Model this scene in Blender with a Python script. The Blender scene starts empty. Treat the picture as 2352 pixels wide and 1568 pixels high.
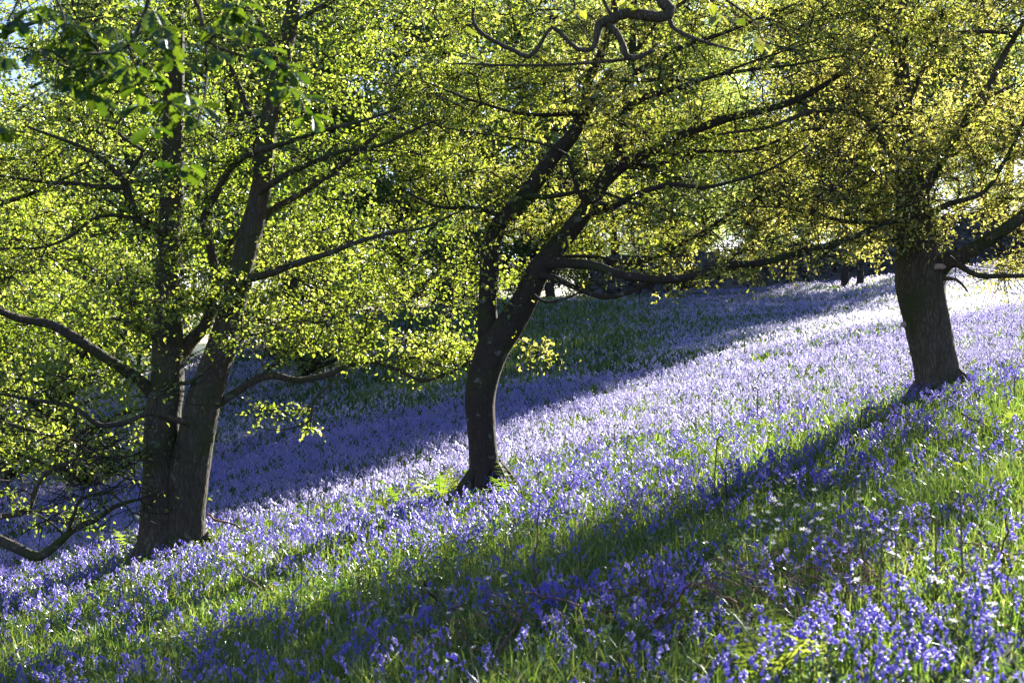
import bpy, math, random
import numpy as np
from mathutils import Vector, noise as mnoise

R = np.random.default_rng(7)
random.seed(7)
S = bpy.context.scene
COL = S.collection
F = 55.0 / 36.0 * 2352.0          # focal length in units of the measured drawing
CX, CY = 1176.0, 784.0

# ------------------------------------------------------------------ camera
cam_d = bpy.data.cameras.new("camera")
cam_d.lens = 55; cam_d.sensor_width = 36; cam_d.clip_end = 3000; cam_d.clip_start = 0.1
cam_d.dof.use_dof = True; cam_d.dof.focus_distance = 15.0; cam_d.dof.aperture_fstop = 5.0
cam = bpy.data.objects.new("camera", cam_d); COL.objects.link(cam)
cam.rotation_euler = (math.radians(90), 0, 0)
S.camera = cam

# ------------------------------------------------------------------ light
SUN_AZ = math.radians(30)          # to the right of the view direction
SUN_EL = math.radians(22)
TS = np.array([math.sin(SUN_AZ)*math.cos(SUN_EL), math.cos(SUN_AZ)*math.cos(SUN_EL), math.sin(SUN_EL)])
w = bpy.data.worlds.new("World"); S.world = w; w.use_nodes = True
nt = w.node_tree
sky = nt.nodes.new("ShaderNodeTexSky"); sky.sky_type = 'NISHITA'; sky.sun_disc = False
sky.sun_elevation = SUN_EL; sky.sun_rotation = SUN_AZ
sky.air_density = 1.0; sky.dust_density = 0.3; sky.ozone_density = 1.5
wb = nt.nodes.new("ShaderNodeMixRGB"); wb.blend_type = 'MULTIPLY'; wb.inputs[0].default_value = 1.0
wb.inputs[2].default_value = (0.90, 0.90, 1.14, 1)      # camera white balance leans cool
nt.links.new(sky.outputs[0], wb.inputs[1]); nt.links.new(wb.outputs[0], nt.nodes["Background"].inputs[0])
nt.nodes["Background"].inputs[1].default_value = 0.05
sl = bpy.data.lights.new("sun", 'SUN'); sl.energy = 5.0; sl.angle = math.radians(0.5); sl.color = (1.0, 0.96, 0.90)
so = bpy.data.objects.new("sun", sl); COL.objects.link(so)
so.rotation_euler = Vector(TS).to_track_quat('Z', 'Y').to_euler()
S.view_settings.view_transform = 'Standard'; S.view_settings.look = 'None'
S.view_settings.gamma = 1.0; S.view_settings.use_curve_mapping = False
S.view_settings.exposure = 2.12
c = S.cycles
c.max_bounces = 7; c.diffuse_bounces = 4; c.glossy_bounces = 2; c.transmission_bounces = 4; c.transparent_max_bounces = 4
c.use_denoising = True
c.caustics_reflective = False; c.caustics_refractive = False
c.sample_clamp_indirect = 6.0

# ------------------------------------------------------------------ helpers
def tag(o, label=None, cat=None, group=None, kind=None):
    if label: o['label'] = label
    if cat: o['category'] = cat
    if group: o['group'] = group
    if kind: o['kind'] = kind
    return o

def empty(name, loc=(0, 0, 0), rz=0):
    o = bpy.data.objects.new(name, None); COL.objects.link(o); o.location = loc; o.rotation_euler = (0, 0, rz)
    o.empty_display_size = 0.1
    return o

def mk(name, V, F_list, mats, parent=None, midx=None, smooth=True, attrs=None, data_only=False):
    """F_list: list of (n,k) index arrays; midx: material index per array or (n,) arrays."""
    V = np.asarray(V, np.float32)
    F_list = [np.asarray(f, np.int32) for f in F_list]
    me = bpy.data.meshes.new(name)
    me.vertices.add(len(V)); me.vertices.foreach_set("co", V.ravel())
    loops = np.concatenate([f.ravel() for f in F_list])
    sizes = np.concatenate([np.full(len(f), f.shape[1], np.int32) for f in F_list])
    starts = np.concatenate([[0], np.cumsum(sizes)[:-1]]).astype(np.int32)
    me.loops.add(len(loops)); me.loops.foreach_set("vertex_index", loops)
    me.polygons.add(len(sizes)); me.polygons.foreach_set("loop_start", starts); me.polygons.foreach_set("loop_total", sizes)
    if midx is not None:
        mi = np.concatenate([np.full(len(f), m, np.int32) if np.isscalar(m) else np.asarray(m, np.int32) for f, m in zip(F_list, midx)])
        me.polygons.foreach_set("material_index", mi)
    if smooth is not None:
        if np.isscalar(smooth) or isinstance(smooth, bool):
            me.polygons.foreach_set("use_smooth", np.full(len(sizes), bool(smooth)))
    if attrs:
        for k, a in attrs.items():
            at = me.attributes.new(k, 'FLOAT', 'POINT'); at.data.foreach_set("value", np.asarray(a, np.float32))
    for m in (mats if isinstance(mats, (list, tuple)) else [mats]): me.materials.append(m)
    me.update(calc_edges=True)
    if data_only: return me
    o = bpy.data.objects.new(name, me); COL.objects.link(o)
    if parent is not None: o.parent = parent
    return o

def P(X, Y, D):
    return np.array([D*(X-CX)/F, D, D*(CY-Y)/F])

def nz(p, s=1.0, off=0.0):
    return mnoise.noise(Vector((p[0]*s+off, p[1]*s+off*1.7, p[2]*s-off)))

def vnoise2(x, y, seed=0):
    """smooth value noise on arrays, -1..1"""
    g = np.random.default_rng(seed).uniform(-1, 1, (64, 64))
    xi = np.floor(x).astype(int); yi = np.floor(y).astype(int)
    fx = x-xi; fy = y-yi; fx = fx*fx*(3-2*fx); fy = fy*fy*(3-2*fy)
    a = g[xi % 64, yi % 64]; b = g[(xi+1) % 64, yi % 64]; c_ = g[xi % 64, (yi+1) % 64]; d = g[(xi+1) % 64, (yi+1) % 64]
    return (a*(1-fx)+b*fx)*(1-fy)+(c_*(1-fx)+d*fx)*fy

def fbm2(x, y, seed=0, o=3):
    return sum(vnoise2(x*2**i+17*i, y*2**i+31*i, seed+i)/2**i for i in range(o))/1.7

# ------------------------------------------------------------------ materials
def new_mat(name):
    m = bpy.data.materials.new(name); m.use_nodes = True
    n = m.node_tree.nodes; n.clear()
    out = n.new("ShaderNodeOutputMaterial")
    return m, m.node_tree, out

def leaf_mat(name, cols, tcols, tr=0.5, gloss=0.05, rough=0.4, attr="tint"):
    m, t, out = new_mat(name)
    N, L = t.nodes, t.links
    a = N.new("ShaderNodeAttribute"); a.attribute_name = attr
    def ramp(cs):
        r = N.new("ShaderNodeValToRGB"); L.new(a.outputs['Fac'], r.inputs[0])
        e = r.color_ramp.elements
        e[0].position = 0; e[0].color = (*cs[0], 1); e[1].position = 1; e[1].color = (*cs[-1], 1)
        for i, cc in enumerate(cs[1:-1]):
            k = e.new((i+1)/(len(cs)-1)); k.color = (*cc, 1)
        return r
    r1, r2 = ramp(cols), ramp(tcols)
    d = N.new("ShaderNodeBsdfDiffuse"); L.new(r1.outputs[0], d.inputs[0])
    tl = N.new("ShaderNodeBsdfTranslucent"); L.new(r2.outputs[0], tl.inputs[0])
    mx = N.new("ShaderNodeMixShader"); mx.inputs[0].default_value = tr
    L.new(d.outputs[0], mx.inputs[1]); L.new(tl.outputs[0], mx.inputs[2])
    g = N.new("ShaderNodeBsdfGlossy"); g.inputs['Roughness'].default_value = rough; g.inputs[0].default_value = (1, 1, 1, 1)
    mg = N.new("ShaderNodeMixShader"); mg.inputs[0].default_value = gloss
    L.new(mx.outputs[0], mg.inputs[1]); L.new(g.outputs[0], mg.inputs[2]); L.new(mg.outputs[0], out.inputs[0])
    return m

def bark_mat(name, c0, c1, moss=(0.05, 0.065, 0.015), scale=1.0, bump=0.6, lichen=0.25, zs=0.22, mossy=0.5):
    m, t, out = new_mat(name)
    N, L = t.nodes, t.links
    tc = N.new("ShaderNodeTexCoord")
    mp = N.new("ShaderNodeMapping"); mp.inputs['Scale'].default_value = (scale, scale, scale*zs)
    L.new(tc.outputs['Object'], mp.inputs[0])
    nd = N.new("ShaderNodeTexNoise"); nd.inputs['Scale'].default_value = 7; nd.inputs['Detail'].default_value = 3
    L.new(mp.outputs[0], nd.inputs[0])
    ad = N.new("ShaderNodeMixRGB"); ad.blend_type = 'ADD'; ad.inputs[0].default_value = 0.2
    L.new(mp.outputs[0], ad.inputs[1]); L.new(nd.outputs['Color'], ad.inputs[2])
    v = N.new("ShaderNodeTexVoronoi"); v.feature = 'DISTANCE_TO_EDGE'; v.inputs['Scale'].default_value = 42
    L.new(ad.outputs[0], v.inputs[0])
    n1 = N.new("ShaderNodeTexNoise"); n1.inputs['Scale'].default_value = 30; n1.inputs['Detail'].default_value = 6; n1.inputs['Roughness'].default_value = 0.7
    L.new(mp.outputs[0], n1.inputs[0])
    mr = N.new("ShaderNodeMapRange"); mr.inputs[1].default_value = 0.0; mr.inputs[2].default_value = 0.30; mr.inputs[3].default_value = 0.35
    L.new(v.outputs[0], mr.inputs[0])
    mul = N.new("ShaderNodeMath"); mul.operation = 'MULTIPLY'; L.new(mr.outputs[0], mul.inputs[0]); L.new(n1.outputs[0], mul.inputs[1])
    rp = N.new("ShaderNodeValToRGB"); L.new(mul.outputs[0], rp.inputs[0])
    rp.color_ramp.elements[0].color = (*[x*0.8 for x in c0], 1); rp.color_ramp.elements[1].color = (*c1, 1)
    rp.color_ramp.elements[1].position = 0.7
    # moss patches
    n2 = N.new("ShaderNodeTexNoise"); n2.inputs['Scale'].default_value = 2.2; n2.inputs['Detail'].default_value = 5
    L.new(tc.outputs['Object'], n2.inputs[0])
    r2 = N.new("ShaderNodeValToRGB"); L.new(n2.outputs[0], r2.inputs[0])
    r2.color_ramp.elements[0].position = 0.62-0.25*mossy; r2.color_ramp.elements[1].position = 0.8-0.25*mossy
    m1 = N.new("ShaderNodeMixRGB"); L.new(r2.outputs[0], m1.inputs[0]); L.new(rp.outputs[0], m1.inputs[1]); m1.inputs[2].default_value = (*moss, 1)
    # lichen spots
    n3 = N.new("ShaderNodeTexNoise"); n3.inputs['Scale'].default_value = 9; n3.inputs['Detail'].default_value = 8; n3.inputs['Roughness'].default_value = 0.65
    L.new(tc.outputs['Object'], n3.inputs[0])
    r3 = N.new("ShaderNodeValToRGB"); L.new(n3.outputs[0], r3.inputs[0])
    r3.color_ramp.elements[0].position = 0.60; r3.color_ramp.elements[1].position = 0.64
    ml = N.new("ShaderNodeMath"); ml.operation = 'MULTIPLY'; ml.inputs[1].default_value = lichen; L.new(r3.outputs[0], ml.inputs[0])
    m2 = N.new("ShaderNodeMixRGB"); L.new(ml.outputs[0], m2.inputs[0]); L.new(m1.outputs[0], m2.inputs[1]); m2.inputs[2].default_value = (0.27, 0.29, 0.24, 1)
    b = N.new("ShaderNodeBsdfPrincipled"); L.new(m2.outputs[0], b.inputs['Base Color']); b.inputs['Roughness'].default_value = 0.85
    b.inputs['Specular IOR Level'].default_value = 0.25
    bp = N.new("ShaderNodeBump"); bp.inputs['Strength'].default_value = bump; bp.inputs['Distance'].default_value = 0.02
    L.new(mul.outputs[0], bp.inputs['Height']); L.new(bp.outputs[0], b.inputs['Normal'])
    L.new(b.outputs[0], out.inputs[0])
    return m

def plain_mat(name, cA, cB, scale=6.0, rough=0.9, bump=0.3, detail=6):
    m, t, out = new_mat(name); N, L = t.nodes, t.links
    tc = N.new("ShaderNodeTexCoord")
    n1 = N.new("ShaderNodeTexNoise"); n1.inputs['Scale'].default_value = scale; n1.inputs['Detail'].default_value = detail
    L.new(tc.outputs['Object'], n1.inputs[0])
    rp = N.new("ShaderNodeValToRGB"); L.new(n1.outputs[0], rp.inputs[0])
    rp.color_ramp.elements[0].color = (*cA, 1); rp.color_ramp.elements[1].color = (*cB, 1)
    rp.color_ramp.elements[0].position = 0.35; rp.color_ramp.elements[1].position = 0.65
    b = N.new("ShaderNodeBsdfPrincipled"); L.new(rp.outputs[0], b.inputs['Base Color']); b.inputs['Roughness'].default_value = rough
    b.inputs['Specular IOR Level'].default_value = 0.2
    bp = N.new("ShaderNodeBump"); bp.inputs['Strength'].default_value = bump; L.new(n1.outputs[0], bp.inputs['Height']); L.new(bp.outputs[0], b.inputs['Normal'])
    L.new(b.outputs[0], out.inputs[0])
    return m

M_ALDER = leaf_mat("round_leaf", [(0.025, 0.08, 0.010), (0.05, 0.13, 0.014), (0.12, 0.17, 0.02)],
                   [(0.17, 0.27, 0.015), (0.49, 0.61, 0.035), (0.87, 0.89, 0.15)], 0.5, 0.07, 0.35)
M_OAK = leaf_mat("oak_leaf", [(0.03, 0.085, 0.012), (0.06, 0.12, 0.014), (0.15, 0.14, 0.022)],
                 [(0.16, 0.23, 0.015), (0.48, 0.53, 0.045), (0.93, 0.83, 0.19)], 0.5, 0.07, 0.35)
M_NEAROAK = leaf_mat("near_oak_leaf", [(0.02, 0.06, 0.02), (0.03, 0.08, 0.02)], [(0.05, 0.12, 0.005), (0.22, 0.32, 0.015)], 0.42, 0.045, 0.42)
M_FAR = leaf_mat("far_leaf", [(0.03, 0.08, 0.03), (0.06, 0.11, 0.035), (0.09, 0.13, 0.03)], [(0.17, 0.29, 0.06), (0.49, 0.61, 0.11), (0.88, 0.88, 0.25)], 0.62, 0.06, 0.4)
M_FARD = leaf_mat("far_dark_leaf", [(0.02, 0.06, 0.035), (0.035, 0.08, 0.04)], [(0.10, 0.22, 0.05), (0.26, 0.36, 0.08)], 0.4, 0.08, 0.4)
M_GRASS = leaf_mat("grass_blade", [(0.018, 0.05, 0.012), (0.03, 0.08, 0.015), (0.09, 0.11, 0.03)],
                   [(0.08, 0.18, 0.015), (0.26, 0.42, 0.03), (0.66, 0.66, 0.14)], 0.48, 0.07, 0.35)
M_HERB = leaf_mat("herb_leaf", [(0.015, 0.05, 0.012), (0.03, 0.08, 0.015), (0.08, 0.07, 0.03)], [(0.06, 0.16, 0.02), (0.20, 0.34, 0.03), (0.40, 0.32, 0.08)], 0.45, 0.10, 0.3)
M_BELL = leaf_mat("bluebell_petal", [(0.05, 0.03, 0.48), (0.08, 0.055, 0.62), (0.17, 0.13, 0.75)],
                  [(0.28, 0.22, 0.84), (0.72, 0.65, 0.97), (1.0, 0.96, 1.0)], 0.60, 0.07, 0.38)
M_STEM = leaf_mat("flower_stem", [(0.06, 0.10, 0.03), (0.09, 0.13, 0.04)], [(0.2, 0.35, 0.05), (0.3, 0.4, 0.08)], 0.3, 0.05)
M_WHITE = leaf_mat("white_petal", [(0.75, 0.75, 0.78), (0.8, 0.8, 0.8)], [(0.8, 0.8, 0.8), (0.85, 0.85, 0.8)], 0.4, 0.03)
M_FERN = leaf_mat("fern_leaf", [(0.07, 0.14, 0.015), (0.12, 0.18, 0.03)], [(0.24, 0.38, 0.02), (0.48, 0.56, 0.06)], 0.5, 0.015)
M_FIDDLE = leaf_mat("bracken_stem", [(0.09, 0.07, 0.03), (0.08, 0.11, 0.03)], [(0.25, 0.18, 0.06), (0.3, 0.36, 0.08)], 0.25, 0.06)
M_DEAD = plain_mat("dead_bracken", (0.10, 0.045, 0.035), (0.30, 0.17, 0.13), 20, 0.9)
M_BARKA = bark_mat("alder_bark", (0.032, 0.025, 0.017), (0.16, 0.125, 0.085), scale=1.0, mossy=0.55, lichen=0.35)
M_BARKO = bark_mat("oak_bark", (0.034, 0.025, 0.016), (0.21, 0.16, 0.11), scale=0.9, bump=1.0, mossy=0.5, lichen=0.12)
M_BARKC = bark_mat("smooth_bark", (0.028, 0.019, 0.013), (0.075, 0.055, 0.04), scale=1.6, bump=0.4, mossy=0.35, lichen=0.4)
M_TWIG = plain_mat("twig_bark", (0.022, 0.016, 0.012), (0.06, 0.045, 0.035), 12, 0.8)
M_CUT = plain_mat("cut_wood", (0.45, 0.30, 0.22), (0.62, 0.45, 0.36), 14, 0.8)
M_SLATE = plain_mat("slate_stone", (0.034, 0.033, 0.034), (0.13, 0.125, 0.12), 2.5, 0.85, 0.5)
M_SOIL = plain_mat("meadow_soil", (0.014, 0.030, 0.008), (0.030, 0.055, 0.012), 3.0, 0.95, 0.6, 8)

# ------------------------------------------------------------------ ground height
TX = np.array([-1500, 0, 400, 700, 1200, 1700, 2150, 2500, 3800], float)
TD = np.array([15.6, 20, 25, 30, 35, 40, 48], float)
TY = np.array([
    [1628, 1530, 1450, 1385, 1330, 1280, 1220],
    [1328, 1230, 1150, 1085, 1035,  995,  950],
    [1248, 1160, 1085, 1015,  945,  890,  850],
    [1188, 1095, 1010,  925,  835,  755,  738],
    [1088, 1000,  925,  850,  770,  705,  694],
    [ 988,  905,  845,  790,  745,  712,  682],
    [ 898,  815,  755,  715,  682,  655,  630],
    [ 828,  750,  690,  655,  630,  610,  590],
    [ 568,  520,  480,  455,  440,  430,  420]], float)

def plane_z(x, y):
    return -1.6 + .2*x + .0167*y

GX0, GX1, GY0, GY1, GS = -60.0, 70.0, -14.0, 110.0, 0.25
gx = np.arange(GX0, GX1+.01, GS); gy = np.arange(GY0, GY1+.01, GS)
GXX, GYY = np.meshgrid(gx, gy, indexing='ij')
def _table(x, y):
    D = np.clip(y, 15.6, 48); X = np.clip(CX + F*x/D, TX[0], TX[-1])
    jd = np.clip(np.searchsorted(TD, D, side='right')-1, 0, len(TD)-2); fd = (D-TD[jd])/(TD[jd+1]-TD[jd])
    jx = np.clip(np.searchsorted(TX, X, side='right')-1, 0, len(TX)-2); fx = (X-TX[jx])/(TX[jx+1]-TX[jx])
    Y = (TY[jx, jd]*(1-fx)+TY[jx+1, jd]*fx)*(1-fd)+(TY[jx, jd+1]*(1-fx)+TY[jx+1, jd+1]*fx)*fd
    return D*(CY-Y)/F
tab = _table(GXX, GYY)
pl = plane_z(np.clip(GXX, -14, 16), GYY)
bl = np.clip((GYY-14.6)/2.0, 0, 1); bl = bl*bl*(3-2*bl)
GZ = pl*(1-bl)+tab*bl
for _ in range(24):
    Zp = np.pad(GZ, 1, mode='edge'); GZ = (Zp[:-2, 1:-1]+Zp[2:, 1:-1]+Zp[1:-1, :-2]+Zp[1:-1, 2:]+2*GZ)/6
GZ += 0.05*fbm2(GXX*0.8+50, GYY*0.8+50, 3) + 0.10*vnoise2(GXX*0.22+9, GYY*0.22+9, 5)*np.clip((GYY-17)/8, 0, 1)
# hummocks on the far bank
GZ += np.clip((GYY-19)/6, 0, 1)*0.10*fbm2(GXX*0.5+4, GYY*0.9, 8)

def H(x, y):
    x = np.asarray(x, float); y = np.asarray(y, float)
    fx = np.clip((x-GX0)/GS, 0, len(gx)-1.001); fy = np.clip((y-GY0)/GS, 0, len(gy)-1.001)
    i = fx.astype(int); j = fy.astype(int); a = fx-i; b = fy-j
    return (GZ[i, j]*(1-a)+GZ[i+1, j]*a)*(1-b)+(GZ[i, j+1]*(1-a)+GZ[i+1, j+1]*a)*b

def hit(X, Y, dmin=4.0, dmax=60.0):
    """first ground point seen through a spot of the drawing"""
    D = np.linspace(dmin, dmax, 3000)
    x = D*(X-CX)/F; z = D*(CY-Y)/F; h = H(x, D)
    k = np.argmax(h >= z)
    return np.array([x[k], D[k], h[k]])

def build_ground():
    nx, ny = len(gx), len(gy)
    V = np.stack([GXX, GYY, GZ], -1).reshape(-1, 3)
    idx = np.arange(nx*ny).reshape(nx, ny)
    Q = np.stack([idx[:-1, :-1], idx[1:, :-1], idx[1:, 1:], idx[:-1, 1:]], -1).reshape(-1, 4)
    # skirt out to the horizon: rings of the border pushed outwards
    border = np.concatenate([idx[:, 0], idx[-1, 1:], idx[-2::-1, -1], idx[0, -2:0:-1]])
    bv = V[border]; cen = np.array([5.0, 48.0, 0])
    rings = [border]; Vs = [V]; n0 = len(V)
    for k, s in enumerate((1.3, 2.0, 4.0, 12.0, 30.0)):
        r = cen + (bv-cen)*s; r[:, 2] = bv[:, 2]*(1-min(1, .35*(k+1))) - 0.6*k
        Vs.append(r); rings.append(np.arange(n0, n0+len(r))); n0 += len(r)
    Qs = [Q]
    for a, b in zip(rings[:-1], rings[1:]):
        Qs.append(np.stack([a, b, np.roll(b, -1), np.roll(a, -1)], -1))
    o = mk("ground", np.concatenate(Vs), [np.concatenate(Qs)], M_SOIL)
    tag(o, kind='structure', label='sloping woodland meadow ground under the bluebells and grass', cat='ground')
build_ground()

# ------------------------------------------------------------------ branch networks
def unit(v):
    return v/(np.linalg.norm(v, axis=-1, keepdims=True)+1e-9)

def spline(pts, step):
    """Catmull-Rom through rows (x,y,z,r...)"""
    p = np.asarray(pts, float)
    p = np.vstack([2*p[0]-p[1], p, 2*p[-1]-p[-2]])
    out = []
    for i in range(1, len(p)-2):
        n = max(2, int(np.linalg.norm(p[i+1, :3]-p[i, :3])/step))
        t = np.linspace(0, 1, n, endpoint=False)[:, None]
        out.append(0.5*((2*p[i])+(-p[i-1]+p[i+1])*t+(2*p[i-1]-5*p[i]+4*p[i+1]-p[i+2])*t*t+(-p[i-1]+3*p[i]-3*p[i+1]+p[i+2])*t**3))
    out.append(p[-2][None])
    return np.vstack(out)

class Geo:
    def __init__(s): s.V = []; s.Q = []; s.n = 0; s.T = []; s.tint = []
    def add(s, V, Q):
        s.V.append(V); s.Q.append(np.asarray(Q)+s.n); s.n += len(V)
    def arr(s): return np.concatenate(s.V), np.concatenate(s.Q)

def tube(pts, rad, sides=8, rough=0.0, seed=0.0, cap=True, ridges=0.0):
    """tapered tube along points, parallel-transported frames; pts (n,3)"""
    n = len(pts)
    t = np.gradient(pts, axis=0); t = unit(t)
    ref = np.array([1.0, 0, 0]) if abs(t[0, 0]) < 0.8 else np.array([0, 1.0, 0])
    u = ref-t[0]*np.dot(ref, t[0]); u /= np.linalg.norm(u)
    U = np.empty((n, 3)); U[0] = u
    for i in range(1, n):
        u = U[i-1]-t[i]*np.dot(U[i-1], t[i]); U[i] = u/(np.linalg.norm(u)+1e-9)
    W = np.cross(t, U)
    a = np.linspace(0, 2*math.pi, sides, endpoint=False)
    rr = np.repeat(np.asarray(rad, float)[:, None], sides, 1)
    if rough > 0:
        for i in range(n):
            for j in range(sides):
                q = pts[i]/max(0.05, 1.2*rad[0])
                d = mnoise.noise(Vector((q[0]*.8+math.cos(a[j])*1.1+seed, q[1]*.8+math.sin(a[j])*1.1, q[2]*.8)))
                d2 = mnoise.noise(Vector((math.cos(a[j])*5+seed, math.sin(a[j])*5, q[2]*1.2)))
                rr[i, j] *= 1+rough*d+ridges*d2
    V = pts[:, None]+rr[..., None]*(np.cos(a)[None, :, None]*U[:, None]+np.sin(a)[None, :, None]*W[:, None])
    V = V.reshape(-1, 3)
    idx = np.arange(n*sides).reshape(n, sides)
    Q = np.stack([idx[:-1], np.roll(idx[:-1], -1, 1), np.roll(idx[1:], -1, 1), idx[1:]], -1).reshape(-1, 4)
    if cap:
        V = np.vstack([V, pts[-1]+t[-1]*rad[-1]*0.5]); k = len(V)-1
        top = idx[-1]
        half = np.stack([top, np.roll(top, -1), np.full(sides, k), np.full(sides, k)], -1)
        Q2 = half[:, :3]
        return V, Q, Q2
    return V, Q, None

def stick_tubes(A, B, ra, rb, sides=3):
    """many straight tapered prisms at once"""
    t = unit(B-A); ref = np.where(np.abs(t[:, 2:3]) < 0.9, np.array([[0, 0, 1.0]]), np.array([[1.0, 0, 0]]))
    u = unit(np.cross(t, ref)); w_ = np.cross(t, u)
    a = np.linspace(0, 2*math.pi, sides, endpoint=False)
    ring = np.cos(a)[None, :, None]*u[:, None]+np.sin(a)[None, :, None]*w_[:, None]
    V = np.concatenate([A[:, None]+ring*ra[:, None, None], B[:, None]+ring*rb[:, None, None]], 1)
    n = len(A); base = (np.arange(n)*2*sides)[:, None, None]
    j = np.arange(sides); q = np.stack([j, (j+1) % sides, (j+1) % sides+sides, j+sides], -1)[None]
    return V.reshape(-1, 3), (q+base).reshape(-1, 4)

# leaf templates: x across, y along, z normal
LEAF_ROUND = (np.array([[0, 0, 0], [-.42, .35, .10], [0, .45, -.03], [.42, .35, .10], [-.30, .74, .08], [0, 1.08, -.08], [.30, .74, .08]], float),
              np.array([[0, 2, 1, 1], [0, 3, 2, 2], [1, 2, 5, 4], [2, 3, 6, 5]]))
LEAF_OAK = (np.array([[0, 0, 0], [-.30, .42, .10], [-.08, .40, 0], [-.38, .85, .08], [0, 1.05, -.06], [.38, .85, .08], [.08, .40, 0], [.30, .42, .10]], float),
            np.array([[0, 6, 2, 2], [0, 2, 1, 1], [0, 7, 6, 6], [2, 4, 3, 3], [2, 6, 4, 4], [6, 5, 4, 4]]))

def tri_quads(Fa):
    tri = Fa[Fa[:, 2] == Fa[:, 3]][:, :3]; q = Fa[Fa[:, 2] != Fa[:, 3]]
    return tri, q

def frames(dirs, normals):
    y = unit(dirs); x = unit(np.cross(y, normals)); z = np.cross(x, y)
    return np.stack([x, y, z], -1)      # columns

def stamp(tmpl, pos, Rm, sc, vary=0.0):
    V, Fa = tmpl
    if vary > 0:     # every leaf gets its own breadth and cupping
        g_ = np.random.default_rng(len(pos)); Vn = np.repeat(V[None], len(pos), 0)
        Vn[:, :, 0] *= g_.uniform(1-vary, 1.05, (len(pos), 1)); Vn[:, :, 2] *= g_.uniform(-.8, 2.6, (len(pos), 1)); Vn[:, :, 2] -= g_.uniform(0, .35, (len(pos), 1))*Vn[:, :, 1]**2
        W = np.einsum('nij,nkj->nki', Rm, Vn)*sc[:, None, None]+pos[:, None]
    else:
        W = np.einsum('nij,kj->nki', Rm, V)*sc[:, None, None]+pos[:, None]
    k = len(V); n = len(pos)
    tri, q = tri_quads(Fa)
    base = (np.arange(n)*k)[:, None, None]
    return W.reshape(-1, 3), (tri[None]+base).reshape(-1, 3), (q[None]+base).reshape(-1, 4) if len(q) else np.zeros((0, 4), int)

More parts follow.
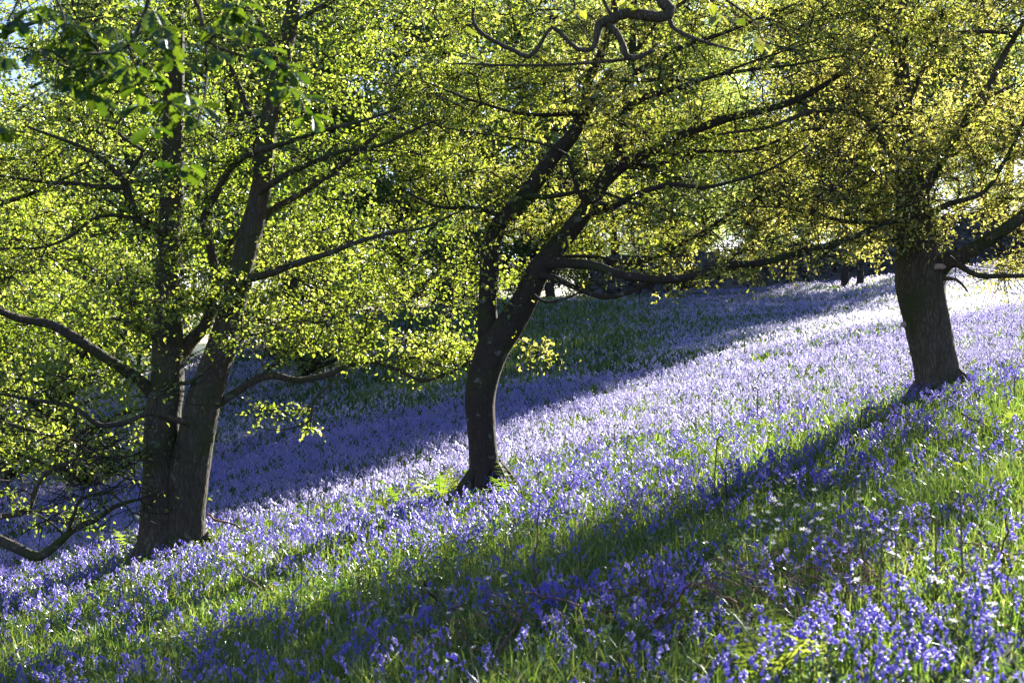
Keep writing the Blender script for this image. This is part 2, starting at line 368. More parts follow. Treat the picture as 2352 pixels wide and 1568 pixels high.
class Tree:
    def __init__(s, name, label, cat, base, bark, leafm, tmpl, group=None, seed=0):
        s.root = empty(name, tuple(base)); s.base = np.array(base, float)
        tag(s.root, label, cat, group)
        s.bark, s.leafm, s.tmpl = bark, leafm, tmpl
        s.nodes = []; s.nrad = []; s.ndir = []
        s.rng = np.random.default_rng(seed)
        s.tw = Geo(); s.leaf_pos = []; s.leaf_dir = []
        s.seed = seed
    def _store(s, pts, rad):
        s.nodes.append(pts); s.nrad.append(rad); s.ndir.append(unit(np.gradient(pts, axis=0)))
    def limb(s, pxs, name="branch", sides=8, rough=0.10, wig=0.0, world=False, step=0.08, ridges=0.0, flare=None, dj=0.0, bark=None):
        """pxs: rows (X, Y, width, D)"""
        rows = []
        ph = s.rng.uniform(0, 6)
        for i, (X, Y, wd, D) in enumerate(pxs):
            D = D+dj*math.sin(i*1.3+ph)*min(1, i*.5)
            p = P(X, Y, D); rows.append([*p, wd/2*D/F])
        sp = spline(rows, step); pts, rad = sp[:, :3].copy(), np.maximum(sp[:, 3], .002)
        if wig > 0:
            for i in range(1, len(pts)):
                q = Vector(pts[i]*2.2)
                pts[i] += wig*np.array(mnoise.noise_vector(q))*min(1, i/4)
        if flare is not None:
            zz = pts[:, 2]-pts[0, 2]
            rad = rad*(1+flare*np.exp(-np.maximum(zz, 0)/0.16))
        V, Q, T = tube(pts, rad, sides, rough, s.seed*3.1+len(s.nodes), ridges=ridges)
        o = mk(name, V-s.base, [Q, T], bark or s.bark, s.root)
        s._store(pts, rad)
        return o, pts, rad
    def grow(s, T, up=0.1, sides=4, spray=5, lpt=9, sl=(0.12, 0.30), rs=1.45, flat=0.35, bias=None):
        """targets T (n,3): each is joined to the nearest wood; sprays of leaves at its end"""
        rng = s.rng
        N = np.concatenate(s.nodes); Rr = np.concatenate(s.nrad); Dd = np.concatenate(s.ndir)
        k0 = len(N); cap = k0+len(T)*14+10
        NN = np.empty((cap, 3)); NN[:k0] = N; RR = np.empty(cap); RR[:k0] = Rr; DD = np.empty((cap, 3)); DD[:k0] = Dd; n = k0
        d0 = np.array([np.min(np.sum((N-t)**2, 1)) for t in T]); T = T[np.argsort(d0)]
        SA, SB, SR0, SR1 = [], [], [], []
        for t in T:
            d = np.sqrt(np.sum((NN[:n]-t)**2, 1)); 
            vec = unit(t-NN[:n]); pen = 0.35*(1-np.sum(vec*DD[:n], 1))
            j = int(np.argmin(d*(1+pen)))
            L = d[j]
            if L < 0.06: continue
            m = int(min(10, max(2, L/0.16)))
            A = NN[j]; dirn = unit(DD[j]*0.8+unit(t-A)*0.9)
            c1 = A+dirn*L*0.4; c2 = t-unit(t-c1)*L*0.3+np.array([0, 0, up*L])
            u = np.linspace(0, 1, m+1)[1:, None]
            pts = (1-u)**3*A+3*(1-u)**2*u*c1+3*(1-u)*u*u*c2+u**3*t
            pts[:-1] += rng.normal(0, 0.018*min(L, 1.2)+.004, (m-1 if m > 1 else 0, 3))
            r0 = min(RR[j]*0.75, (0.0035+0.0075*min(L, 2.0))*rs); r1 = 0.0028*rs
            rad = r0+(r1-r0)*u[:, 0]**0.8
            full = np.vstack([A, pts]); fr = np.concatenate([[r0], rad])
            SA.append(full[:-1]); SB.append(full[1:]); SR0.append(fr[:-1]); SR1.append(fr[1:])
            NN[n:n+m] = pts; RR[n:n+m] = rad; DD[n:n+m] = unit(pts-full[:-1]); n += m
            # spray
            e = DD[n-1]
            K = spray
            st = full[np.clip(rng.integers(max(0, m-3), m+1, K), 0, m)]
            dv = e*0.7+rng.normal(0, 0.75, (K, 3)); dv[:, 2] *= flat*1.6; dv = unit(dv)
            ln = rng.uniform(*sl, K)
            mid = st+dv*ln[:, None]*.5+rng.normal(0, .012, (K, 3)); dv2 = unit(dv+rng.normal(0, .25, (K, 3))); en = mid+dv2*ln[:, None]*.55
            SA += [st, mid]; SB += [mid, en]; SR0 += [np.full(K, .0028*rs), np.full(K, .0022*rs)]; SR1 += [np.full(K, .0022*rs), np.full(K, .0014*rs)]
            f = rng.uniform(0.15, 1.05, (K, lpt, 1))
            lp = np.where(f < .5, st[:, None]+(mid-st)[:, None]*f*2, mid[:, None]+(en-mid)[:, None]*(f*2-1))
            ld = dv[:, None]*0.6+rng.normal(0, .7, (K, lpt, 3))
            s.leaf_pos.append(lp.reshape(-1, 3)); s.leaf_dir.append(ld.reshape(-1, 3))
        V, Q = stick_tubes(np.concatenate(SA), np.concatenate(SB), np.concatenate(SR0), np.concatenate(SR1), 4)
        s.tw.add(V, Q)
        s.nodes.append(NN[k0:n]); s.nrad.append(RR[k0:n]); s.ndir.append(DD[k0:n])
    def finish(s, lsize=(0.035, 0.055), nbias=0.6, jit=0.03, tint=(0, 1)):
        rng = s.rng
        p = np.concatenate(s.leaf_pos); d = np.concatenate(s.leaf_dir)
        n = len(p); p = p+rng.normal(0, jit, (n, 3))
        nrm = rng.normal(0, 1, (n, 3)); nrm[:, 2] = np.abs(nrm[:, 2])+nbias
        Rm = frames(d, nrm)
        sc = rng.uniform(*lsize, n)
        V, T, Q = stamp(s.tmpl, p, Rm, sc, .5)
        k = len(s.tmpl[0])
        cl = vnoise2(p[:, 0]*1.3+40, p[:, 2]*1.3+40, s.seed+2)*.25
        tn = np.clip(rng.beta(1.8, 1.8, n)*(tint[1]-tint[0])+tint[0]+cl, 0, 1)
        TV, TQ = s.tw.arr()
        allV = np.vstack([V, TV])-s.base
        at = np.concatenate([np.repeat(tn, k), np.zeros(len(TV))])
        Fs = [T, TQ+len(V)]; mi = [0, 1]
        if len(Q): Fs.append(Q); mi.append(0)
        mk("crown", allV, Fs, [s.leafm, M_TWIG], s.root, midx=mi, smooth=False, attrs={"tint": at})
        print(s.root.name, "leaves", n)

def clumps(rng, boxes):
    """boxes: (X0,X1,Y0,Y1,D0,D1,n_clumps,n_per,spread_m) -> world target points gathered in clumps"""
    out = []
    for X0, X1, Y0, Y1, D0, D1, nc, npc, sp in boxes:
        for _ in range(nc):
            X, Y, D = rng.uniform(X0, X1), rng.uniform(Y0, Y1), rng.uniform(D0, D1)
            cpt = P(X, Y, D)
            out.append(cpt+rng.normal(0, 1, (npc, 3))*np.array([1, 1, .38])*sp)
    T = np.concatenate(out)
    return T[T[:, 2] > H(T[:, 0], T[:, 1])+0.25]

# ------------------------------------------------------------------ left twin-stemmed tree
DL = 15.6
b = hit(395, 1285, 11, 20); DL = b[1]
tl = Tree("broadleaf_tree", "dark mossy tree at the left whose trunk splits low into two stems in a V",
          "tree", b, M_BARKA, M_ALDER, LEAF_ROUND, seed=11)
# trunk: both stems in one piece of wood
def trunk(tree, lists, sides=28, rough=0.10, ridges=0.05, flare=0.35, bury=0.25, name="trunk"):
    g = Geo(); Ts = []
    for k, pxs in enumerate(lists):
        rows = [[*P(X, Y, D), wd/2*D/F] for X, Y, wd, D in pxs]
        first = rows[0]
        if k == 0 or flare[k] > 0:
            d0 = unit(np.array(rows[0][:3])-np.array(rows[1][:3]))
            rows.insert(0, [*(np.array(first[:3])+d0*bury), first[3]*1.05])
        sp = spline(rows, 0.05); pts, rad = sp[:, :3], np.maximum(sp[:, 3], .004)
        zz = np.maximum(pts[:, 2]-rows[1 if (k == 0 or flare[k] > 0) else 0][2], 0)
        rad = rad*(1+(flare if isinstance(flare, float) else flare[k])*np.exp(-zz/0.15))
        V, Q, T = tube(pts, rad, sides, rough, tree.seed+k*5.0, ridges=ridges)
        Ts.append(T+g.n); g.add(V, Q); tree._store(pts, rad)
    if lists[0][0][2] > 40:     # spreading root toes
        rr_ = np.random.default_rng(tree.seed+1); r0 = lists[0][0][2]/2*lists[0][0][3]/F; c_ = P(*lists[0][0][:2], lists[0][0][3])
        if len(lists) > 1 and flare[1] > 0: r0 *= 1.3; c_ = c_+[r0*.4, 0, 0]
        rsc = 1.0 if r0 < .2 else .72
        for q_ in range(7):
            a_ = q_*.9+rr_.normal(0, .2); d_ = np.array([math.cos(a_), math.sin(a_)]); L_ = r0*rr_.uniform(1.5, 2.3)*rsc
            row = []
            for t_, hh_, w_ in ((.45, .30, .42), (.85, .13, .34), (1.0, .05, .26), (1.35, -.02, .14)):
                x_, y_ = c_[:2]+d_*(r0*.5+L_*(t_-.45)*1.0)*1.0; row.append([x_, y_, float(H(x_, y_))+hh_*min(1, r0/.2)*rsc+.02, w_*r0*rsc])
            sp = spline(row, .04); V, Q, T = tube(sp[:, :3], np.maximum(sp[:, 3], .01), 9, .15, q_*2.0); Ts.append(T+g.n); g.add(V, Q)
    V, Q = g.arr()
    return mk(name, V-tree.base, [Q, np.concatenate(Ts)], tree.bark, tree.root)
trunk(tl, [
    [(368, 1300, 108, DL), (371, 1230, 98, DL), (370, 1100, 88, DL), (374, 950, 82, DL), (384, 880, 78, DL), (386, 700, 62, DL+.1), (390, 560, 58, DL+.2), (397, 400, 52, DL+.3), (398, 300, 48, DL+.35), (400, 150, 44, DL+.4), (405, 0, 38, DL+.5), (412, -300, 26, DL+.6), (420, -700, 10, DL+.6)],
    [(424, 1290, 96, DL-.02), (426, 1220, 90, DL-.02), (432, 1100, 92, DL-.05), (455, 980, 84, DL-.1), (480, 880, 74, DL-.1), (515, 780, 66, DL-.1), (540, 680, 58, DL), (570, 560, 52, DL+.1), (600, 430, 46, DL+.1), (615, 300, 43, DL+.1), (640, 180, 40, DL+.15), (665, 60, 36, DL+.2), (676, 0, 34, DL+.2), (690, -250, 24, DL+.2), (700, -600, 9, DL+.3)],
], flare=[0.34, 0.22])
D = DL
LL = [
 [(350, 905, 34, D), (325, 875, 27, D-.1), (250, 828, 25, D-.3), (165, 770, 25, D-.5), (110, 745, 21, D-.6), (60, 735, 19, D-.7), (0, 712, 17, D-.9), (-120, 660, 12, D-1.2)],
 [(435, 972, 16, D-.35), (400, 962, 15, D-.5), (340, 950, 13, D-.7), (300, 965, 13, D-.8), (225, 976, 13, D-.9), (190, 950, 11, D-1), (150, 930, 10, D-1), (60, 915, 8, D-1.1), (0, 905, 6, D-1.2), (-80, 880, 5, D-1.3)],
 [(400, 830, 44, D+.05), (440, 780, 32, D+.2), (479, 728, 27, D+.3), (496, 650, 23, D+.4), (485, 560, 20, D+.3), (468, 500, 18, D+.2), (500, 433, 17, D), (547, 367, 15, D-.2), (633, 333, 13, D-.4), (780, 295, 9, D-.6), (920, 250, 5, D-.8)],
 [(505, 925, 22, D), (545, 900, 19, D), (600, 865, 18, D+.1), (640, 862, 17, D+.1), (685, 874, 15, D+.2), (740, 862, 14, D+.3), (800, 835, 12, D+.4), (860, 828, 11, D+.5), (920, 852, 10, D+.5), (962, 872, 9, D+.5), (1000, 868, 7, D+.6), (1050, 850, 5, D+.7), (1095, 820, 3, D+.7)],
 [(775, 850, 6, D+.35), (755, 885, 6, D+.3), (718, 922, 5, D+.2), (714, 962, 5, D+.2), (690, 977, 4, D+.2), (640, 990, 3, D+.2), (590, 985, 2, D+.2)],
 [(375, 530, 26, D+.1), (330, 512, 22, D), (307, 490, 20, D-.1), (290, 430, 20, D-.2), (283, 407, 18, D-.3), (233, 363, 14, D-.4), (157, 327, 9, D-.6), (60, 290, 5, D-.8)],
 [(291, 430, 14, D-.2), (240, 428, 12, D-.3), (180, 424, 11, D-.4), (100, 421, 9, D-.5), (0, 403, 7, D-.7), (-100, 380, 5, D-.9)],
 [(288, 410, 12, D-.25), (315, 370, 10, D-.3), (330, 345, 9, D-.35), (280, 315, 8, D-.4), (270, 285, 7, D-.45), (300, 240, 6, D-.5), (290, 190, 4, D-.6)],
 [(340, 520, 10, D-.1), (280, 497, 10, D-.2), (215, 503, 9, D-.3), (160, 545, 8, D-.4), (80, 570, 7, D-.5), (0, 572, 6, D-.6), (-80, 570, 4, D-.6)],
 [(560, 600, 22, D+.1), (590, 560, 18, D+.2), (620, 492, 16, D+.3), (700, 440, 14, D+.4), (783, 380, 12, D+.5), (860, 310, 10, D+.5), (930, 230, 7, D+.6), (1000, 150, 4, D+.7)],
 [(570, 640, 20, D-.05), (640, 622, 18, D-.2), (709, 600, 15, D-.4), (780, 570, 12, D-.5), (870, 540, 9, D-.7), (980, 520, 6, D-.8), (1080, 480, 4, D-1)],
 [(595, 440, 18, D+.0), (650, 405, 15, D-.2), (720, 375, 13, D-.4), (790, 350, 11, D-.5), (880, 330, 8, D-.6), (990, 280, 5, D-.8)],
 [(605, 345, 22, D+.1), (585, 290, 18, D+.2), (560, 230, 15, D+.3), (545, 180, 12, D+.4), (520, 110, 9, D+.4), (510, 30, 6, D+.5)],
 [(640, 170, 24, D+.2), (625, 110, 20, D+.3), (595, 70, 18, D+.4), (570, 25, 15, D+.5), (530, 5, 12, D+.5), (460, -40, 8, D+.6)],
 [(665, 60, 18, D+.2), (700, 38, 15, D), (740, 18, 13, D-.2), (790, -20, 9, D-.3), (860, -100, 5, D-.4)],
 [(410, 880, 10, D-.2), (440, 878, 9, D-.3), (480, 850, 9, D-.4), (520, 815, 7, D-.4), (560, 780, 5, D-.5), (620, 760, 4, D-.5), (700, 735, 3, D-.6)],
 [(385, 790, 14, D-.2), (345, 770, 12, D-.2), (300, 740, 8, D-.2), (240, 730, 5, D-.1), (180, 745, 3, D)],
 [(398, 300, 20, D+.2), (370, 255, 15, D+.1), (330, 215, 12, D-.1), (260, 180, 9, D-.2), (160, 160, 6, D-.4), (60, 110, 4, D-.5)],
 [(402, 120, 18, D+.3), (350, 60, 13, D+.2), (260, 10, 9, D), (150, -60, 5, D-.2)],
 [(590, 470, 16, D+.2), (555, 520, 12, D+.5), (520, 590, 9, D+.8), (600, 600, 7, D+1), (700, 650, 5, D+1.1), (800, 690, 4, D+1.2), (900, 700, 3, D+1.3)],
]
for l in LL:
    if l[0][2] > 0: tl.limb(l, wig=0.03, rough=.12, sides=10 if l[0][2] > 15 else 7)
T = clumps(tl.rng, [
    (-250, 420, 0, 420, D-.7, D+2.0, 38, 5, .33),
    (380, 1050, -20, 330, D-.6, D+2.2, 40, 5, .33),
    (-200, 420, 400, 720, D-.4, D+2.0, 30, 5, .30),
    (420, 1060, 330, 560, D-.5, D+2.2, 28, 5, .30),
    (560, 1110, 520, 710, D-.3, D+1.8, 26, 5, .28),
    (-100, 340, 720, 960, D-.6, D+1.4, 15, 5, .25),
    (620, 1040, 700, 810, D, D+1.4, 14, 5, .2),
    (330, 560, 520, 800, D-.7, D-.2, 12, 3, .2),
    (560, 720, 930, 985, D, D+.4, 4, 2, .07),
    (850, 1060, 800, 850, D+.3, D+.8, 6, 3, .1),
    (-400, 1200, -900, -40, D-1.5, D+2.5, 38, 5, .42),
])
tl.grow(T, spray=6, lpt=8, sl=(.1, .26))
tl.grow(clumps(tl.rng, [(-100, 1080, 330, 830, D-.9, D+1.2, 60, 4, .3), (0, 350, 860, 1180, D-1.5, D, 14, 4, .2), (0, 1000, 0, 400, D-.8, D+1, 30, 4, .35)]), spray=4, lpt=1, sl=(.15, .35))
tl.finish((0.022, 0.048), nbias=.3)

# ------------------------------------------------------------------ centre forked tree
b = hit(1116, 1142, 11, 20); D = b[1]
tc_ = Tree("oak_tree", "slim forked oak with a bent dark trunk in the middle of the slope", "tree", b, M_BARKC, M_OAK, LEAF_OAK, seed=23)
trunk(tc_, [
    [(1118, 1150, 86, D), (1115, 1100, 72, D), (1110, 1050, 66, D), (1106, 985, 66, D), (1103, 920, 70, D), (1112, 860, 74, D), (1136, 795, 76, D), (1172, 745, 66, D-.02), (1205, 690, 58, D-.05), (1238, 620, 56, D-.05), (1285, 560, 44, D), (1340, 490, 41, D), (1384, 420, 35, D), (1420, 350, 28, D+.1), (1435, 250, 23, D+.2), (1450, 160, 19, D+.3), (1457, 0, 14, D+.4), (1470, -300, 12, D+.5), (1480, -600, 6, D+.6)],
    [(1134, 830, 52, D+.04), (1122, 760, 49, D+.04), (1119, 700, 42, D+.04), (1124, 640, 45, D+.02), (1126, 570, 40, D), (1150, 515, 42, D-.05), (1200, 460, 42, D-.1), (1267, 365, 36, D-.15), (1317, 308, 30, D-.2), (1344, 250, 26, D-.2), (1350, 190, 21, D-.2), (1390, 100, 20, D-.1), (1415, 0, 16, D), (1450, -250, 8, D)],
], flare=[0.34, 0.0], bury=0.2, ridges=.03, rough=.07)
CL = [
 [(1245, 612, 34, D-.05), (1275, 607, 27, D-.15), (1340, 605, 24, D-.3), (1380, 612, 21, D-.4), (1420, 630, 20, D-.5), (1500, 642, 19, D-.6), (1600, 632, 18, D-.6), (1680, 612, 17, D-.5), (1800, 590, 16, D-.3), (1900, 565, 15, D-.2), (1990, 532, 14, D), (2040, 508, 12, D+.1)],
 [(1240, 632, 18, D-.15), (1275, 638, 14, D-.2), (1320, 658, 13, D-.3), (1385, 680, 12, D-.4), (1445, 670, 11, D-.45), (1520, 641, 9, D-.6)],
 [(1250, 600, 12, D), (1310, 588, 9, D+.1), (1370, 590, 9, D+.2), (1450, 604, 9, D+.3), (1540, 570, 8, D+.4), (1620, 530, 7, D+.5), (1700, 480, 6, D+.5), (1800, 420, 4, D+.6)],
 [(1225, 676, 8, D-.2), (1245, 690, 7, D-.3), (1270, 692, 6, D-.3), (1320, 675, 5, D-.3), (1370, 640, 4, D-.3), (1420, 590, 3, D-.3)],
 [(1346, 250, 20, D-.2), (1367, 208, 17, D-.2), (1400, 177, 15, D-.1), (1467, 160, 16, D), (1567, 110, 12, D+.2), (1700, 62, 8, D+.3), (1820, 10, 5, D+.4)],
 [(1400, 177, 12, D-.1), (1450, 187, 10, D-.2), (1540, 183, 9, D-.4), (1640, 175, 7, D-.5), (1760, 130, 5, D-.6), (1880, 90, 4, D-.7)],
 [(1384, 425, 26, D), (1440, 378, 24, D+.1), (1500, 345, 22, D+.2), (1568, 310, 20, D+.3), (1700, 263, 18, D+.4), (1834, 227, 15, D+.5), (1918, 177, 12, D+.6), (2000, 100, 9, D+.7), (2060, 10, 5, D+.7)],
 [(1435, 255, 18, D+.2), (1480, 225, 14, D+.1), (1550, 205, 12, D), (1660, 170, 9, D-.1), (1800, 150, 6, D-.2), (1930, 130, 4, D-.3)],
 [(1345, 490, 18, D-.1), (1400, 480, 15, D-.2), (1450, 450, 13, D-.3), (1530, 425, 11, D-.4), (1620, 430, 9, D-.5), (1740, 400, 6, D-.6), (1860, 330, 4, D-.7)],
 [(1205, 450, 14, D-.2), (1270, 452, 12, D-.3), (1320, 440, 10, D-.3), (1380, 438, 8, D-.4), (1480, 470, 6, D-.5), (1600, 500, 4, D-.6)],
 [(1395, 470, 12, D-.3), (1340, 455, 11, D-.4), (1325, 425, 10, D-.45), (1310, 380, 9, D-.5), (1302, 355, 7, D-.5), (1240, 330, 6, D-.6), (1120, 310, 4, D-.7), (1000, 290, 3, D-.8)],
 [(1330, 260, 13, D-.2), (1260, 262, 10, D-.3), (1180, 258, 8, D-.4), (1080, 230, 6, D-.5), (980, 190, 4, D-.6)],
 [(1452, 130, 13, D+.3), (1500, 60, 10, D+.3), (1580, 0, 8, D+.4), (1700, -60, 5, D+.5)],
 [(1160, 500, 14, D), (1090, 480, 10, D-.2), (1010, 470, 8, D-.3), (930, 440, 5, D-.4)],
 [(1418, 360, 14, D+.15), (1500, 380, 11, D+.4), (1600, 350, 9, D+.6), (1720, 345, 7, D+.8), (1850, 300, 5, D+1.0), (1950, 290, 4, D+1.1)],
]
for l in CL: tc_.limb(l, wig=0.025, rough=.10, sides=10 if l[0][2] > 15 else 7)
T = clumps(tc_.rng, [
    (950, 1500, -30, 300, D-.6, D+2.0, 36, 5, .28),
    (1450, 2000, -30, 300, D-.6, D+2.2, 27, 5, .30),
    (950, 1450, 260, 540, D-.4, D+1.8, 31, 5, .28),
    (1400, 1980, 260, 500, D-.5, D+1.8, 24, 5, .25),
    (1300, 1960, 490, 590, D-.7, D+1.2, 22, 4, .22),
    (1400, 1900, 600, 650, D-.7, D+.2, 7, 3, .10),
    (1200, 1300, 745, 830, D+.15, D+.4, 2, 2, .06), (1230, 1500, 0, 330, D-1.1, D-.4, 14, 4, .28),
    (900, 2000, -900, -40, D-1.5, D+2.5, 34, 5, .42),
])
tc_.grow(T, spray=6, lpt=8, sl=(.1, .26))
tc_.grow(clumps(tc_.rng, [(1250, 2050, 330, 600, D-.8, D+1.2, 50, 4, .3), (1000, 2000, 0, 330, D-.8, D+1, 30, 4, .35), (1260, 1700, 560, 670, D-.5, D+.4, 8, 3, .15)]), spray=4, lpt=1, sl=(.15, .35))
tc_.finish((0.024, 0.052), nbias=.3)

# ------------------------------------------------------------------ right oak
b = hit(2155, 912, 12, 21); D = b[1]
tr_ = Tree("oak_tree", "stout oak with deeply cracked bark and sawn limb scars at the right of the meadow", "tree", b, M_BARKO, M_OAK, LEAF_OAK, seed=37)
trunk(tr_, [
    [(2160, 918, 110, D), (2155, 865, 100, D), (2143, 810, 100, D), (2130, 740, 106, D), (2118, 680, 112, D), (2113, 620, 116, D), (2108, 570, 98, D), (2103, 500, 88, D), (2088, 400, 62, D+.1), (2077, 250, 42, D+.2), (2070, 100, 32, D+.3), (2076, -100, 24, D+.3), (2090, -400, 20, D+.3), (2100, -700, 8, D+.3)],
], flare=[0.26], sides=40, ridges=.05, rough=.09)
RL = [
 [(2145, 625, 60, D-.05), (2172, 602, 44, D-.15), (2205, 588, 34, D-.25), (2260, 555, 31, D-.4), (2320, 515, 29, D-.5), (2380, 470, 27, D-.6), (2480, 400, 22, D-.7), (2620, 330, 14, D-.8)],
 [(2190, 603, 18, D-.2), (2215, 615, 14, D-.3), (2250, 632, 13, D-.4), (2300, 631, 11, D-.5), (2380, 632, 10, D-.6), (2500, 640, 6, D-.7)],
 [(2165, 640, 12, D-.3), (2195, 642, 7, D-.4), (2210, 655, 6, D-.4), (2222, 672, 4, D-.45)],
 [(2100, 490, 34, D), (2135, 420, 26, D-.1), (2175, 350, 20, D-.2), (2217, 283, 19, D-.3), (2267, 200, 17, D-.4), (2304, 127, 15, D-.4), (2350, 50, 10, D-.5), (2400, -60, 6, D-.5)],
 [(2088, 410, 26, D), (2040, 340, 18, D-.2), (1980, 270, 14, D-.4), (1880, 255, 12, D-.5), (1760, 290, 8, D-.7), (1650, 310, 5, D-.8)],
 [(2078, 260, 14, D+.2), (2110, 180, 11, D+.1), (2150, 90, 10, D), (2250, 72, 10, D-.1), (2360, 74, 9, D-.2), (2480, 60, 5, D-.3)],
 [(2215, 285, 14, D-.3), (2235, 250, 13, D-.35), (2270, 225, 10, D-.4), (2330, 190, 6, D-.5)],
 [(2072, 130, 20, D+.3), (2030, 60, 14, D+.2), (1960, 10, 10, D+.1), (1860, -60, 6, D)],
 [(2110, 500, 20, D-.3), (2180, 470, 14, D-.5), (2260, 440, 11, D-.6), (2310, 360, 9, D-.7), (2350, 280, 7, D-.8), (2400, 200, 5, D-.9)],
 [(2070, 505, 16, D-.3), (2020, 510, 12, D-.6), (1940, 505, 9, D-.8), (1850, 480, 7, D-1), (1720, 470, 4, D-1.2)],
 [(2095, 450, 20, D+.3), (2160, 400, 14, D+.7), (2280, 350, 10, D+1), (2400, 330, 6, D+1.2)],
]
for l in RL: tr_.limb(l, wig=0.025, rough=.12, sides=10 if l[0][2] > 15 else 7)
for (X, Y, wd, hh) in ((2158, 612, 30, 7), (2080, 744, 11, 6)):
    pc = P(X, Y, D-0.225 if X > 2100 else D-.05); r = wd/2*D/F
    a = np.linspace(0, 2*math.pi, 14, endpoint=False)
    pts = np.array([pc+[0, 0.10, 0], pc, pc+[0, -.006, 0]]); V, Q, Tt = tube(pts, [r, r*.9, r*.55], 14, .3, 2.0)
    V = (V-pc)*np.array([1, 1, hh/wd*2.2])+pc
    o = mk("limb_scar", V-tr_.base, [Q, Tt], M_CUT, tr_.root)
T = clumps(tr_.rng, [
    (1650, 2100, -30, 300, D-.5, D+2.0, 27, 5, .33),
    (2000, 2560, -30, 330, D-1.3, D+1.6, 40, 5, .33),
    (1780, 2150, 280, 520, D-1.2, D+1.4, 26, 5, .28),
    (2100, 2500, 300, 500, D-.3, D+1.8, 18, 5, .28),
    (1950, 2080, 480, 600, D-.6, D+1.2, 8, 4, .2),
    (2220, 2420, 480, 640, D+.2, D+1.5, 9, 4, .2), (1980, 2200, -20, 460, D-1.1, D-.4, 26, 4, .26), (2380, 2660, -250, 450, D-1.2, D+1.2, 26, 5, .4),
    (1700, 2800, -900, -40, D-1.5, D+2.5, 36, 5, .42),
])
tr_.grow(T, spray=6, lpt=8, sl=(.1, .26))
tr_.grow(clumps(tr_.rng, [(1700, 2450, 200, 560, D-.8, D+1.2, 40, 4, .3), (1700, 2450, 0, 200, D-.8, D+1.2, 24, 4, .3), (2200, 2400, 560, 680, D-.6, D+.6, 5, 3, .15)]), spray=4, lpt=1, sl=(.15, .35))
tr_.finish((0.024, 0.052), nbias=.3, tint=(.25, 1.25))

# ------------------------------------------------------------------ tree beyond the left edge, low limbs reaching in
bx = -7.6; by = 14.5; b = np.array([bx, by, float(H(bx, by))])
te = Tree("broadleaf_tree", "low gnarled branches of a leafy tree reaching in at the bottom left over the flowers", "tree", b, M_BARKA, M_ALDER, LEAF_ROUND, seed=51)
def wpx(x, y, z): return (CX+F*x/y, CY-F*z/y)
q = [wpx(bx, by, b[2]+h)+(wd, by) for h, wd in ((0, 110), (.8, 95), (2, 85), (4, 60), (6.5, 26))]
trunk(te, [q], flare=[.2])
D = 13.6
for l in [
 [(*wpx(bx, by, b[2]+1.0), 42, by), (-300, 1150, 34, 14.0), (-100, 1190, 29, 13.7), (0, 1240, 26, 13.5), (50, 1265, 25, 13.5), (90, 1278, 23, 13.5), (130, 1255, 20, 13.5), (170, 1215, 16, 13.5), (215, 1195, 14, 13.5), (260, 1165, 11, 13.5), (320, 1150, 6, 13.6)],
 [(*wpx(bx, by, b[2]+1.3), 30, by), (-250, 1130, 22, 14.1), (-60, 1180, 16, 13.8), (20, 1183, 14, 13.7), (62, 1165, 13, 13.7), (82, 1110, 13, 13.7), (130, 1078, 12, 13.8), (165, 1068, 11, 13.8), (185, 1035, 9, 13.9), (210, 990, 7, 14), (235, 970, 5, 14.1)],
 [(150, 1235, 10, 13.5), (170, 1180, 9, 13.4), (185, 1145, 8, 13.4), (250, 1130, 6, 13.4), (310, 1085, 4, 13.4)],
 [(60, 1168, 7, 13.7), (110, 1200, 6, 13.5), (150, 1235, 5, 13.5)],
 [(250, 1128, 6, 13.4), (290, 1160, 5, 13.3), (310, 1185, 4, 13.3), (285, 1210, 3, 13.3)],
 [(215, 1000, 7, 14), (260, 1040, 6, 13.9), (300, 1070, 4, 13.8)],
 [(*wpx(bx, by, b[2]+2.6), 30, by), (-250, 900, 22, 14.2), (-80, 960, 15, 14), (40, 980, 10, 14), (140, 1010, 6, 14), (220, 1040, 3, 14)],
 [(*wpx(bx, by, b[2]+3.6), 34, by), (-300, 600, 26, 14.2), (-100, 500, 18, 14), (60, 450, 10, 14), (200, 380, 5, 14)],
 [(*wpx(bx, by, b[2]+4.6), 30, by), (-300, 250, 22, 14.2), (-100, 120, 15, 14), (60, 60, 10, 14), (200, 40, 5, 14)],
]: te.limb(l, wig=.04, rough=.14, sides=9)
T = clumps(te.rng, [
    (-60, 320, 1000, 1200, 13.2, 14.2, 12, 3, .13), (-350, 330, 860, 1060, 13.2, 14.5, 15, 4, .22),
    (-500, 250, 400, 850, 13.4, 15.0, 16, 5, .35), (-500, 350, -100, 420, 13.2, 15.0, 40, 5, .35), (-900, 0, -600, 0, 13, 16, 40, 5, .45)])
te.grow(T, spray=4, lpt=6)
te.grow(clumps(te.rng, [(-50, 330, 980, 1240, 13.2, 14.2, 16, 4, .15)]), spray=3, lpt=1, sl=(.12, .3), rs=1.7)
te.finish((0.024, 0.050), nbias=.3)

